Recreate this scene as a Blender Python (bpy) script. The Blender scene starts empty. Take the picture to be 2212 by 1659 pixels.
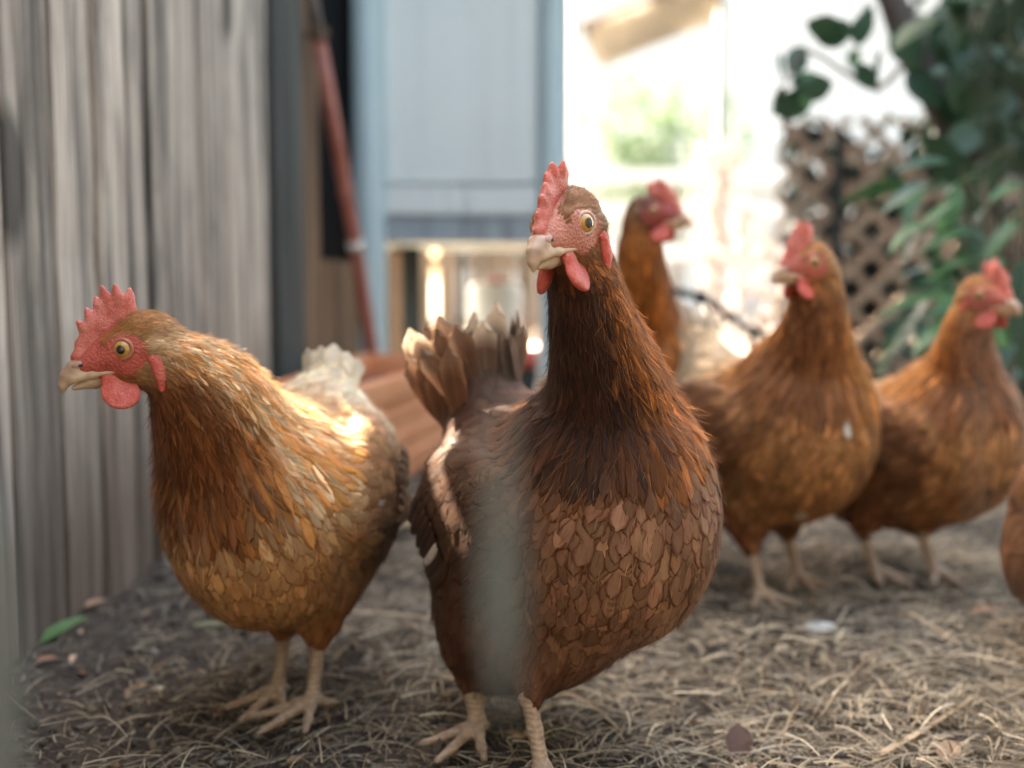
import bpy, bmesh, math, random
import numpy as np
from mathutils import Vector, Matrix

# ------------------------------------------------------------------ camera, sky, sun, exposure
SC = bpy.context.scene
COL = SC.collection
R = math.radians
CAM_H = 0.37
PITCH = math.atan((829.5 - 600.0) / 2500.0)
cam_data = bpy.data.cameras.new('camera')
cam = bpy.data.objects.new('camera', cam_data)
COL.objects.link(cam)
cam.location = (0, 0, CAM_H)
cam.rotation_euler = (math.pi / 2 - PITCH, 0, 0)
cam_data.sensor_width = 36.0
cam_data.lens = 2500.0 / 2212.0 * 36.0
cam_data.clip_start = 0.02
cam_data.clip_end = 400.0
cam_data.dof.use_dof = True
cam_data.dof.focus_distance = 0.775
cam_data.dof.aperture_fstop = 3.1
SC.camera = cam

SUN_DIR = Vector((-0.50, 0.62, 0.85)).normalized()      # towards the sun
world = bpy.data.worlds.new('World')
SC.world = world
world.use_nodes = True
wn = world.node_tree.nodes
wl = world.node_tree.links
for n in list(wn):
    wn.remove(n)
wo = wn.new('ShaderNodeOutputWorld')
wb = wn.new('ShaderNodeBackground')
ws = wn.new('ShaderNodeTexSky')
ws.sky_type = 'NISHITA'
ws.sun_disc = False
ws.sun_elevation = math.asin(SUN_DIR.z)
ws.sun_rotation = math.atan2(SUN_DIR.x, SUN_DIR.y)
ws.air_density = 1.0
ws.dust_density = 3.5
ws.ozone_density = 1.0
wb.inputs['Strength'].default_value = 0.15
wt = wn.new('ShaderNodeMix')                       # hazy bright sky: paler and warmer than clear blue
wt.data_type = 'RGBA'
wt.blend_type = 'MULTIPLY'
wt.inputs[0].default_value = 1.0
wt.inputs[7].default_value = (1.27, 1.13, 0.90, 1)
wl.new(ws.outputs[0], wt.inputs[6])
wl.new(wt.outputs[2], wb.inputs['Color'])
wl.new(wb.outputs[0], wo.inputs['Surface'])

sun_data = bpy.data.lights.new('sun', 'SUN')
sun_data.energy = 4.6
sun_data.angle = R(0.5)
sun_data.color = (1.0, 0.87, 0.69)
sun = bpy.data.objects.new('sun', sun_data)
COL.objects.link(sun)
sun.rotation_euler = SUN_DIR.to_track_quat('Z', 'Y').to_euler()
sun.location = (0, 0, 6)

SC.view_settings.view_transform = 'Standard'
SC.view_settings.look = 'None'
SC.view_settings.gamma = 1.0
SC.view_settings.use_curve_mapping = False
SC.view_settings.exposure = 3.42
SC.render.film_transparent = False
SC.cycles.use_denoising = True
SC.cycles.max_bounces = 6
SC.cycles.transparent_max_bounces = 8
SC.cycles.caustics_reflective = False
SC.cycles.caustics_refractive = False
SC.cycles.sample_clamp_indirect = 6.0
rng = np.random.default_rng(7)
random.seed(7)


# ------------------------------------------------------------------ helpers
def P(px, py, d):
    """point of the place at forward distance d that the photograph (2212 wide) shows at px, py"""
    a = (px - 1106.0) / 2500.0
    b = -(py - 829.5) / 2500.0
    c, s = math.cos(PITCH), math.sin(PITCH)
    v = Vector((a, c + b * s, -s + b * c))
    v *= d / v.y
    return Vector((v.x, v.y, v.z + CAM_H))


def link(o, parent=None):
    COL.objects.link(o)
    if parent is not None:
        o.parent = parent
    return o


def tag(o, label=None, cat=None, group=None, kind=None):
    if label:
        o['label'] = label
    if cat:
        o['category'] = cat
    if group:
        o['group'] = group
    if kind:
        o['kind'] = kind
    return o


def empty(name, loc, rz=0.0):
    o = bpy.data.objects.new(name, None)
    o.location = loc
    o.rotation_euler = (0, 0, rz)
    o.empty_display_size = 0.05
    COL.objects.link(o)
    return o


def np_mesh(name, V, F, mat=None, parent=None, smooth=True, attrs=None, uv=None, loc=None):
    """V (n,3); F (m,k) int array with k = 3 or 4, or a list of lists"""
    me = bpy.data.meshes.new(name)
    V = np.asarray(V, dtype=np.float32)
    if isinstance(F, np.ndarray):
        m, k = F.shape
        me.vertices.add(len(V))
        me.vertices.foreach_set('co', V.ravel())
        me.loops.add(m * k)
        me.loops.foreach_set('vertex_index', F.astype(np.int32).ravel())
        me.polygons.add(m)
        me.polygons.foreach_set('loop_start', np.arange(0, m * k, k, dtype=np.int32))
        me.polygons.foreach_set('loop_total', np.full(m, k, dtype=np.int32))
        me.update(calc_edges=True)
        me.validate()
    else:
        me.from_pydata([tuple(map(float, v)) for v in V], [], F)
    if smooth:
        me.polygons.foreach_set('use_smooth', np.ones(len(me.polygons), dtype=bool))
    if attrs:
        for an, (typ, arr) in attrs.items():
            at = me.attributes.new(an, typ, 'POINT')
            if typ == 'FLOAT_COLOR':
                a4 = np.ones((len(V), 4), dtype=np.float32)
                a4[:, :3] = arr
                at.data.foreach_set('color', a4.ravel())
            else:
                at.data.foreach_set('value', np.asarray(arr, dtype=np.float32).ravel())
    if uv is not None:
        ul = me.uv_layers.new(name='UVMap')
        li = np.empty(len(me.loops), dtype=np.int32)
        me.loops.foreach_get('vertex_index', li)
        ul.data.foreach_set('uv', np.asarray(uv, dtype=np.float32)[li].ravel())
    if mat:
        me.materials.append(mat)
    me.update()
    o = bpy.data.objects.new(name, me)
    if loc is not None:
        o.location = loc
    return link(o, parent)


def bm_obj(name, bm, mat=None, parent=None, smooth=False, loc=None):
    me = bpy.data.meshes.new(name)
    bmesh.ops.recalc_face_normals(bm, faces=bm.faces)
    bm.to_mesh(me)
    bm.free()
    if smooth:
        me.polygons.foreach_set('use_smooth', np.ones(len(me.polygons), dtype=bool))
    if mat:
        me.materials.append(mat)
    o = bpy.data.objects.new(name, me)
    if loc is not None:
        o.location = loc
    return link(o, parent)


def box_bm(sx, sy, sz, bevel=0.003, cuts=0, wob=0.0, seed=0):
    """box centred in x, y with its base at z = 0, edges bevelled, optionally cut lengthwise and made uneven"""
    bm = bmesh.new()
    bmesh.ops.create_cube(bm, size=1.0)
    for v in bm.verts:
        v.co = Vector((v.co.x * sx, v.co.y * sy, (v.co.z + 0.5) * sz))
    if cuts:
        es = [e for e in bm.edges if abs(e.verts[0].co.z - e.verts[1].co.z) > sz * 0.5]
        bmesh.ops.subdivide_edges(bm, edges=es, cuts=cuts, use_grid_fill=True)
        rr = random.Random(seed)
        lv = {}
        for v in bm.verts:
            k = (round(v.co.z, 4), v.co.x > 0)
            if k not in lv:
                lv[k] = (rr.uniform(-wob, wob), rr.uniform(-wob, wob) * 0.7)
            v.co.x += lv[k][0]
            v.co.y += lv[k][1]
    if bevel:
        bmesh.ops.bevel(bm, geom=[e for e in bm.edges if e.calc_face_angle(0) > 0.8], offset=bevel, segments=2, affect='EDGES')
    return bm


def tube_np(pts, radii, n=8, twist=0.0):
    """tube mesh arrays along pts"""
    pts = [Vector(p) for p in pts]
    V, F = [], []
    up = Vector((0.13, 0.21, 0.97))
    m = len(pts)
    for i, p in enumerate(pts):
        t = (pts[min(i + 1, m - 1)] - pts[max(i - 1, 0)]).normalized()
        if abs(t.dot(up)) > 0.95:
            up = Vector((1, 0.1, 0))
        a = t.cross(up).normalized()
        b = a.cross(t)
        up = b
        for k in range(n):
            an = 2 * math.pi * k / n + twist * i
            V.append(p + (a * math.cos(an) + b * math.sin(an)) * radii[i])
    for i in range(m - 1):
        for k in range(n):
            F.append([i * n + k, i * n + (k + 1) % n, (i + 1) * n + (k + 1) % n, (i + 1) * n + k])
    F.append(list(range(n))[::-1])
    F.append([(m - 1) * n + k for k in range(n)])
    return V, F


def tube(name, pts, radii, mat, parent=None, n=8):
    if not hasattr(radii, '__len__'):
        radii = [radii] * len(pts)
    V, F = tube_np(pts, radii, n)
    return np_mesh(name, V, F, mat, parent)


def smooth_pts(ctrl, n):
    """Catmull-Rom through ctrl (list of tuples of any width)"""
    c = [np.array(x, dtype=float) for x in ctrl]
    c = [2 * c[0] - c[1]] + c + [2 * c[-1] - c[-2]]
    out = []
    segs = len(c) - 3
    for i in range(n):
        t = i / (n - 1) * segs
        k = min(int(t), segs - 1)
        u = t - k
        p0, p1, p2, p3 = c[k:k + 4]
        out.append(0.5 * (2 * p1 + (p2 - p0) * u + (2 * p0 - 5 * p1 + 4 * p2 - p3) * u * u + (3 * p1 - p0 - 3 * p2 + p3) * u ** 3))
    return out


# ------------------------------------------------------------------ materials
class NT:
    def __init__(self, name):
        self.m = bpy.data.materials.new(name)
        self.m.use_nodes = True
        self.t = self.m.node_tree
        self.b = self.t.nodes['Principled BSDF']
        self.o = self.t.nodes['Material Output']

    def n(self, typ, **kw):
        nd = self.t.nodes.new(typ)
        for k, v in kw.items():
            if k.startswith('i_'):
                nd.inputs[int(k[2:])].default_value = v
            else:
                setattr(nd, k, v)
        return nd

    def l(self, a, b):
        self.t.links.new(a, b)

    def coord(self, kind='Object', scale=(1, 1, 1), rot=(0, 0, 0), loc_from_random=False):
        tc = self.n('ShaderNodeTexCoord')
        mp = self.n('ShaderNodeMapping')
        mp.inputs['Scale'].default_value = scale
        mp.inputs['Rotation'].default_value = rot
        self.l(tc.outputs[kind], mp.inputs['Vector'])
        if loc_from_random:
            oi = self.n('ShaderNodeObjectInfo')
            mu = self.n('ShaderNodeMath', operation='MULTIPLY')
            mu.inputs[1].default_value = 37.0
            self.l(oi.outputs['Random'], mu.inputs[0])
            cx = self.n('ShaderNodeCombineXYZ')
            self.l(mu.outputs[0], cx.inputs[0])
            self.l(mu.outputs[0], cx.inputs[1])
            self.l(mu.outputs[0], cx.inputs[2])
            self.l(cx.outputs[0], mp.inputs['Location'])
        return mp.outputs[0]

    def noise(self, vec, scale=5, detail=4, rough=0.55, dist=0.0):
        nd = self.n('ShaderNodeTexNoise')
        nd.inputs['Scale'].default_value = scale
        nd.inputs['Detail'].default_value = detail
        nd.inputs['Roughness'].default_value = rough
        nd.inputs['Distortion'].default_value = dist
        if vec is not None:
            self.l(vec, nd.inputs['Vector'])
        return nd.outputs['Fac']

    def ramp(self, fac, stops, interp='LINEAR'):
        nd = self.n('ShaderNodeValToRGB')
        cr = nd.color_ramp
        cr.interpolation = interp
        while len(cr.elements) < len(stops):
            cr.elements.new(0.5)
        for e, (p, c) in zip(cr.elements, stops):
            e.position = p
            if not hasattr(c, '__len__'):
                c = (c, c, c)
            e.color = (c[0], c[1], c[2], 1)
        self.l(fac, nd.inputs[0])
        return nd.outputs[0]

    def mix(self, fac, a, b, blend='MIX'):
        nd = self.n('ShaderNodeMix', data_type='RGBA', blend_type=blend)
        for idx, v in ((0, fac), (6, a), (7, b)):
            if isinstance(v, (int, float)):
                nd.inputs[idx].default_value = v if idx == 0 else (v, v, v, 1)
            elif isinstance(v, tuple):
                nd.inputs[idx].default_value = (v[0], v[1], v[2], 1)
            else:
                self.l(v, nd.inputs[idx])
        return nd.outputs[2]

    def math(self, op, a, b=None, c=None, clamp=False):
        nd = self.n('ShaderNodeMath', operation=op)
        nd.use_clamp = clamp
        for idx, v in ((0, a), (1, b), (2, c)):
            if v is None:
                continue
            if isinstance(v, (int, float)):
                nd.inputs[idx].default_value = v
            else:
                self.l(v, nd.inputs[idx])
        return nd.outputs[0]

    def attr(self, name, out='Color'):
        nd = self.n('ShaderNodeAttribute')
        nd.attribute_name = name
        return nd.outputs[out]

    def bump(self, h, strength=0.4, dist=0.002):
        nd = self.n('ShaderNodeBump')
        nd.inputs['Strength'].default_value = strength
        nd.inputs['Distance'].default_value = dist
        self.l(h, nd.inputs['Height'])
        self.l(nd.outputs[0], self.b.inputs['Normal'])
        return nd

    def col(self, c):
        if isinstance(c, tuple):
            self.b.inputs['Base Color'].default_value = (c[0], c[1], c[2], 1)
        else:
            self.l(c, self.b.inputs['Base Color'])

    def set(self, **kw):
        for k, v in kw.items():
            self.b.inputs[k.replace('_', ' ')].default_value = v
        return self


def m_feather():
    t = NT('feather')
    uvn = t.n('ShaderNodeUVMap')
    sp = t.n('ShaderNodeSeparateXYZ')
    t.l(uvn.outputs[0], sp.inputs[0])
    u = t.math('MULTIPLY_ADD', sp.outputs[0], 2.0, -1.0)
    au = t.math('ABSOLUTE', u)
    v = sp.outputs[1]
    vec = t.coord('Object')
    nz = t.noise(vec, 260, 3, 0.6)
    nzb = t.noise(vec, 55, 2, 0.5)
    # distance to the rim of the vane
    v3 = t.math('POWER', v, 5.0)
    rim = t.math('ADD', t.math('MULTIPLY', au, au), t.math('MULTIPLY', v3, 0.8))
    rim = t.math('ADD', rim, t.math('MULTIPLY_ADD', nz, 0.5, -0.25))
    mk = t.ramp(rim, [(0.38, 0.0), (0.9, 1.0)])
    base = t.mix(mk, t.attr('ca'), t.attr('cb'))
    # barbs run obliquely from the shaft
    ph = t.math('ADD', t.math('MULTIPLY', v, 150.0), t.math('MULTIPLY', au, -40.0))
    ph = t.math('ADD', ph, t.math('MULTIPLY', nz, 7.0))
    sn = t.math('SINE', ph)
    bar = t.math('MULTIPLY_ADD', sn, 0.07, 1.0)
    var = t.math('MULTIPLY', bar, t.math('MULTIPLY_ADD', nzb, 0.7, 0.65))
    gg = t.n('ShaderNodeCombineXYZ')
    for i in range(3):
        t.l(var, gg.inputs[i])
    c = t.mix(1.0, base, gg.outputs[0], 'MULTIPLY')
    shaft = t.ramp(au, [(0.0, 1.0), (0.09, 0.0)])
    c = t.mix(t.math('MULTIPLY', t.math('MULTIPLY', shaft, nzb), 0.16), c, (0.62, 0.45, 0.30))
    t.col(c)
    t.set(Roughness=0.52, Sheen_Weight=0.03, Sheen_Roughness=0.4)
    t.b.inputs['Specular IOR Level'].default_value = 0.20
    t.bump(t.math('ADD', t.math('MULTIPLY', sn, .5), t.math('MULTIPLY', nz, 2.0)), 0.35, 0.0005)
    # thin vanes let a little light through
    tr = t.n('ShaderNodeBsdfTranslucent')
    t.l(c, tr.inputs['Color'])
    mx = t.n('ShaderNodeMixShader')
    mx.inputs[0].default_value = 0.16
    t.l(t.b.outputs[0], mx.inputs[1])
    t.l(tr.outputs[0], mx.inputs[2])
    t.l(mx.outputs[0], t.o.inputs['Surface'])
    return t.m


def m_hen_body():
    t = NT('hen_skin')
    vec = t.coord('Object')
    n1 = t.noise(vec, 90, 4, 0.6)
    leg = t.attr('leg', 'Fac')
    face = t.attr('face', 'Fac')
    c = t.mix(t.math('MULTIPLY', t.ramp(n1, [(0.35, 0.0), (0.7, 1.0)]), 0.35), t.attr('Col'), t.mix(1.0, t.attr('Col'), (0.45, 0.32, 0.30), 'MULTIPLY'))
    n5 = t.noise(vec, 210, 3, 0.65)
    c = t.mix(t.math('MULTIPLY', t.math('MULTIPLY', t.ramp(n5, [(0.45, 0.0), (0.62, 1.0)]), leg), 0.55), c, (0.27, 0.17, 0.13))
    # leg scutes: bands down the shank
    sp = t.n('ShaderNodeSeparateXYZ')
    t.l(vec, sp.inputs[0])
    bandp = t.math('ADD', t.math('MULTIPLY', sp.outputs[2], 1500.0), t.math('MULTIPLY', t.noise(vec, 160, 2), 6.0))
    band = t.math('SINE', bandp)
    bmask = t.math('MULTIPLY', t.ramp(band, [(0.0, 1.0), (0.25, 0.0)]), leg)
    c = t.mix(t.math('MULTIPLY', bmask, 0.30), c, (0.24, 0.16, 0.11))
    t.col(c)
    vo = t.n('ShaderNodeTexVoronoi')
    vo.inputs['Scale'].default_value = 520
    t.l(vec, vo.inputs['Vector'])
    h = t.math('ADD', t.math('MULTIPLY', vo.outputs['Distance'], face), t.math('MULTIPLY', t.math('MULTIPLY', band, leg), 0.22))
    h = t.math('ADD', h, t.math('MULTIPLY', n1, 0.5))
    t.bump(h, 0.7, 0.0011)
    t.set(Roughness=0.5)
    t.b.inputs['Subsurface Weight'].default_value = 0.12
    t.b.inputs['Subsurface Radius'].default_value = (0.004, 0.0015, 0.001)
    t.b.inputs['Subsurface Scale'].default_value = 1.0
    t.b.inputs['Specular IOR Level'].default_value = 0.35
    return t.m


def m_comb(name, ca, cb):
    t = NT(name)
    vec = t.coord('Object')
    n = t.noise(vec, 110, 4, 0.65)
    c = t.mix(t.ramp(n, [(0.35, 0.0), (0.7, 1.0)]), ca, cb)
    n2 = t.noise(vec, 420, 2, 0.6)
    c = t.mix(t.math('MULTIPLY', t.ramp(n2, [(0.55, 0.0), (0.75, 1.0)]), 0.45), c, (0.80, 0.42, 0.35))
    n4 = t.noise(vec, 46, 3, 0.6)
    c = t.mix(t.math('MULTIPLY', t.ramp(n4, [(0.50, 0.0), (0.68, 1.0)]), 0.45), c, (0.34, 0.06, 0.06))
    t.col(c)
    vo = t.n('ShaderNodeTexVoronoi')
    vo.inputs['Scale'].default_value = 650
    t.l(vec, vo.inputs['Vector'])
    t.bump(t.math('ADD', t.math('MULTIPLY', vo.outputs['Distance'], .6), t.math('MULTIPLY', n, 2.0)), 0.75, 0.0009)
    t.set(Roughness=0.48)
    t.b.inputs['Subsurface Weight'].default_value = 0.35
    t.b.inputs['Subsurface Radius'].default_value = (0.006, 0.0018, 0.0012)
    t.b.inputs['Subsurface Scale'].default_value = 1.0
    return t.m


def m_horn():
    t = NT('beak_horn')
    vec = t.coord('Object')
    n = t.noise(vec, 70, 3, 0.5)
    c = t.mix(t.ramp(n, [(0.35, 0.0), (0.7, 1.0)]), t.attr('Col'), t.mix(1.0, t.attr('Col'), (0.72, 0.6, 0.55), 'MULTIPLY'))
    t.col(c)
    t.bump(t.noise(vec, 300, 3), 0.25, 0.0005)
    t.set(Roughness=0.33)
    t.b.inputs['Subsurface Weight'].default_value = 0.15
    t.b.inputs['Subsurface Radius'].default_value = (0.003, 0.002, 0.001)
    return t.m


def m_eye():
    t = NT('eye')
    t.col(t.attr('Col'))
    t.set(Roughness=0.12, Coat_Weight=1.0, Coat_Roughness=0.02)
    return t.m


MAT_FEATHER = m_feather()
MAT_HEN = m_hen_body()
MAT_COMB = m_comb('comb_skin', (0.56, 0.115, 0.085), (0.68, 0.24, 0.18))
MAT_WATTLE = m_comb('wattle_skin', (0.60, 0.085, 0.06), (0.68, 0.17, 0.13))
MAT_HORN = m_horn()
MAT_EYE = m_eye()


# ------------------------------------------------------------------ materials of the place
def m_wood(name, ca, cb, cdark, grain=1.0, rough=0.8, knots=True, axis='z', mottle_low=False):
    t = NT(name)
    sc = dict(z=(44, 44, 1.5), x=(1.5, 44, 44), y=(44, 1.5, 44))[axis]
    vec = t.coord('Object', sc, loc_from_random=True)
    n1 = t.noise(vec, 1.0, 6, 0.62, 0.5)
    vec2 = t.coord('Object', tuple(a * 4 for a in sc), loc_from_random=True)
    n2 = t.noise(vec2, 1.0, 4, 0.7, 0.2)
    sc3 = dict(z=(9, 9, 2.2), x=(2.2, 9, 9), y=(9, 2.2, 9))[axis]
    n3 = t.noise(t.coord('Object', sc3, loc_from_random=True), 1.0, 3, 0.55, 0.3)
    c = t.mix(t.ramp(n3, [(0.33, 0.0), (0.68, 1.0)]), ca, cb)
    c = t.mix(t.math('MULTIPLY', t.ramp(n1, [(0.38, 1.0), (0.54, 0.0)]), 0.85 * grain), c, cdark)
    c = t.mix(t.math('MULTIPLY', t.ramp(n2, [(0.30, 1.0), (0.55, 0.0)]), 0.5 * grain), c, cdark)
    if knots:
        sk = dict(z=(5.0, 5.0, 2.2), x=(2.2, 5, 5), y=(5, 2.2, 5))[axis]
        vo = t.n('ShaderNodeTexVoronoi')
        vo.inputs['Scale'].default_value = 1.0
        t.l(t.coord('Object', sk, loc_from_random=True), vo.inputs['Vector'])
        k = t.ramp(t.math('ADD', vo.outputs['Distance'], t.math('MULTIPLY', n2, 0.10)), [(0.17, 1.0), (0.23, 0.0)])
        c = t.mix(t.math('MULTIPLY', k, 0.8), c, tuple(x * 0.5 for x in cdark))
    if mottle_low:
        st_ = t.noise(t.coord('Object', (15, 15, 4.0), loc_from_random=True), 1.0, 5, 0.7, 0.4)
        c = t.mix(t.math('MULTIPLY', t.ramp(st_, [(0.53, 0.0), (0.66, 1.0)]), 0.62), c, (.12, .105, .09))
        sz_ = t.n('ShaderNodeSeparateXYZ')
        t.l(t.coord('Object'), sz_.inputs[0])
        hz = t.math('ADD', sz_.outputs[2], t.math('MULTIPLY', n3, -.18))
        c = t.mix(t.math('MULTIPLY', t.ramp(hz, [(0.0, 1.0), (0.26, 0.0)]), 0.72), c, (.13, .088, .062))  # browner and darker towards the bottom of the board
    oi = t.n('ShaderNodeObjectInfo')
    v = t.math('MULTIPLY_ADD', oi.outputs['Random'], 0.42, 0.76)
    g = t.n('ShaderNodeCombineXYZ')
    for i in range(3):
        t.l(v, g.inputs[i])
    t.col(t.mix(1.0, c, g.outputs[0], 'MULTIPLY'))
    t.set(Roughness=rough)
    t.b.inputs['Specular IOR Level'].default_value = 0.3 if grain > 0.5 else 0.03
    t.bump(t.math('ADD', n1, t.math('MULTIPLY', n2, 0.6)), 0.45, 0.002)
    return t.m


def m_paint(name, c0, c1, dirt, rough=0.55, wear=0.5, scale=3.0, drips=0.3):
    t = NT(name)
    n = t.noise(t.coord('Object'), scale, 5, 0.6)
    c = t.mix(t.ramp(n, [(0.35, 0.0), (0.7, 1.0)]), c0, c1)
    dr = t.noise(t.coord('Object', (26, 26, 1.6)), 1.0, 4, 0.6)
    c = t.mix(t.math('MULTIPLY', t.ramp(dr, [(0.52, 0.0), (0.72, 1.0)]), drips), c, dirt)
    sp = t.noise(t.coord('Object'), scale * 7, 4, 0.7)
    c = t.mix(t.math('MULTIPLY', t.ramp(sp, [(0.60, 0.0), (0.70, 1.0)]), wear), c, dirt)
    t.col(c)
    t.set(Roughness=rough)
    t.bump(t.math('ADD', n, sp), 0.25, 0.002)
    return t.m


def m_plain(name, ca, cb, scale=20, rough=0.7, bump=0.3, bd=0.002, metal=0.0, transl=0.0, spec=0.4):
    t = NT(name)
    v = t.coord('Object', loc_from_random=True)
    n = t.noise(v, scale, 4, 0.6)
    c = t.mix(t.ramp(n, [(0.35, 0.0), (0.65, 1.0)]), ca, cb)
    t.col(c)
    t.set(Roughness=rough, Metallic=metal)
    t.b.inputs['Specular IOR Level'].default_value = spec
    if bump:
        t.bump(n, bump, bd)
    if transl:
        tr = t.n('ShaderNodeBsdfTranslucent')
        t.l(c, tr.inputs['Color'])
        mx = t.n('ShaderNodeMixShader')
        mx.inputs[0].default_value = transl
        t.l(t.b.outputs[0], mx.inputs[1])
        t.l(tr.outputs[0], mx.inputs[2])
        t.l(mx.outputs[0], t.o.inputs['Surface'])
    return t.m


def m_attr(name, rough=0.75, vary=0.35, scale=40, transl=0.0, bump=0.3):
    t = NT(name)
    v = t.coord('Object')
    n = t.noise(v, scale, 3, 0.6)
    g = t.n('ShaderNodeCombineXYZ')
    for i in range(3):
        t.l(t.math('MULTIPLY_ADD', n, vary * 2, 1 - vary), g.inputs[i])
    c = t.mix(1.0, t.attr('Col'), g.outputs[0], 'MULTIPLY')
    t.col(c)
    t.set(Roughness=rough)
    t.bump(n, bump, 0.001)
    if transl:
        tr = t.n('ShaderNodeBsdfTranslucent')
        t.l(c, tr.inputs['Color'])
        mx = t.n('ShaderNodeMixShader')
        mx.inputs[0].default_value = transl
        t.l(t.b.outputs[0], mx.inputs[1])
        t.l(tr.outputs[0], mx.inputs[2])
        t.l(mx.outputs[0], t.o.inputs['Surface'])
    return t.m


def m_ground():
    t = NT('yard_soil')
    v = t.coord('Object')
    n1 = t.noise(v, 1.6, 5, 0.6)
    n2 = t.noise(v, 22, 6, 0.68)
    n3 = t.noise(v, 160, 4, 0.7)
    c = t.mix(t.ramp(n1, [(0.35, 0.0), (0.65, 1.0)]), (.050, .037, .030), (.033, .028, .025))
    c = t.mix(t.ramp(n2, [(0.40, 0.0), (0.66, 1.0)]), c, (.085, .066, .050))
    c = t.mix(t.math('MULTIPLY', t.ramp(n3, [(0.55, 0.0), (0.72, 1.0)]), 0.7), c, (.30, .25, .19))
    c = t.mix(t.math('MULTIPLY', t.ramp(n3, [(0.28, 1.0), (0.42, 0.0)]), 0.8), c, (.028, .024, .022))
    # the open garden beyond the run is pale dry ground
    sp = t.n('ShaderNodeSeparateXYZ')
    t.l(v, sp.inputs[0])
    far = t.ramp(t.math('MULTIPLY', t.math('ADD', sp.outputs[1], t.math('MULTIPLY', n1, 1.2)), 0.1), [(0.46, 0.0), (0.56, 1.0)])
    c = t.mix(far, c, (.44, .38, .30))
    t.col(c)
    t.set(Roughness=0.92)
    t.b.inputs['Specular IOR Level'].default_value = 0.2
    t.bump(t.math('ADD', t.math('MULTIPLY', n2, 1.0), t.math('MULTIPLY', n3, 0.45)), 0.9, 0.010)
    return t.m


MAT_FENCE = m_wood('weathered_grey_board', (.58, .505, .42), (.45, .385, .315), (.075, .066, .058), grain=1.15, mottle_low=True)
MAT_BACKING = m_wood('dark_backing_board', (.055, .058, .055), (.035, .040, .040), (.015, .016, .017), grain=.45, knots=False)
MAT_BROWNWOOD = m_wood('brown_board', (.30, .185, .105), (.20, .12, .07), (.07, .042, .028), knots=False)
MAT_POST = m_wood('grey_post', (.12, .12, .11), (.08, .082, .078), (.03, .035, .035), grain=.49, knots=False)
MAT_TANWOOD = m_wood('tan_board', (.17, .125, .085), (.11, .08, .055), (.06, .04, .03), knots=False)
MAT_SHADOWGAP = m_wood('shadow_gap_black', (.010, .010, .011), (.007, .007, .008), (.004, .004, .004), grain=.4, knots=False)
MAT_COOP = m_paint('pale_blue_paint', (.76, .82, .80), (.82, .86, .83), (.42, .48, .48), drips=.16, wear=.14)
MAT_COOPFRAME = m_paint('pale_blue_frame_paint', (.52, .66, .69), (.60, .73, .74), (.22, .24, .24), drips=.4, wear=.3, scale=6)
MAT_COOPBEAM = m_paint('worn_grey_blue_paint', (.30, .36, .39), (.42, .48, .51), (.10, .10, .10), drips=.85, wear=.5, scale=8)
MAT_POLE = m_paint('rusty_red_paint', (.34, .115, .085), (.42, .17, .125), (.20, .10, .08), rough=.5, wear=.5, scale=20, drips=.3)
MAT_GREYMETAL = m_plain('grey_metal', (.28, .28, .29), (.20, .20, .21), 30, .45, .1, metal=.6)
MAT_TERRA = m_paint('terracotta_plastic', (.66, .25, .105), (.72, .31, .145), (.36, .17, .10), rough=.55, wear=.25, scale=6, drips=.3)
MAT_TERRADARK = m_plain('dry_potting_soil', (.20, .075, .05), (.26, .11, .075), 25, .9, .6, .006)
MAT_WHITEPLASTIC = m_plain('white_plastic', (.62, .58, .52), (.70, .66, .60), 8, .4, .05)
MAT_REDPLASTIC = m_plain('red_plastic', (.42, .07, .06), (.50, .10, .08), 8, .4, .05)
MAT_LATTICE = m_wood('brown_lattice_wood', (.58, .42, .31), (.46, .32, .23), (.20, .13, .09), knots=False)
MAT_BARK = m_plain('grey_brown_bark', (.115, .095, .085), (.065, .055, .05), 28, .9, .9, .006)
MAT_TWIG = m_plain('brown_twig', (.20, .13, .085), (.12, .08, .055), 60, .8, .3)
MAT_BLACKBRANCH = m_plain('black_wet_branch', (.018, .018, .02), (.03, .03, .032), 50, .6, .5)
MAT_LEAF = m_plain('dark_leaf', (.022, .062, .034), (.036, .092, .046), 9, .42, .2, transl=.20, spec=.5)
MAT_LEAFB = m_plain('fresh_green_leaf', (.052, .140, .058), (.085, .20, .080), 9, .38, .2, transl=.25, spec=.5)
MAT_STRAW = m_attr('straw', .7, .25, 60, transl=.15)
MAT_DEBRIS = m_attr('litter', .85, .3, 90)
MAT_WHITEWALL = m_paint('white_render', (.33, .335, .335), (.29, .295, .295), (.26, .26, .25), drips=.2, wear=.1)
MAT_WHITEPAINT = m_plain('white_painted_wood', (.46, .46, .45), (.40, .40, .39), 10, .6, .1)
MAT_AWNING = m_plain('cream_canvas', (.36, .32, .27), (.32, .285, .24), 6, .8, .1, transl=.15)
MAT_FARLEAF = m_attr('garden_leaf', .6, .25, 8, transl=.3)
MAT_GLINTFLECK = m_attr('pale_glint_fleck', .55, .2, 30, transl=.35)
MAT_WIRE = m_plain('galvanised_wire', (.30, .32, .32), (.22, .24, .24), 60, .5, .1, metal=.3)
MAT_STRAP = m_plain('grey_green_strap', (.115, .125, .115), (.150, .158, .145), 40, .7, .1)
MAT_DRYLEAF = m_attr('dry_leaf', .7, .3, 50, transl=.2)


# ------------------------------------------------------------------ ground: one sheet, uneven near the camera
def ground_h(x, y):
    return (0.006 * np.sin(x * 5.1 + 1.3) * np.sin(y * 4.3 + 0.4) + 0.004 * np.sin(x * 13 + y * 9) + 0.003 * np.sin(x * 31 - y * 23 + 2)
            + 0.0022 * np.sin(x * 67 + 3 * np.sin(y * 40)) * np.cos(y * 59)) * np.clip((6 - y) / 3, 0, 1) - 0.006


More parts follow.
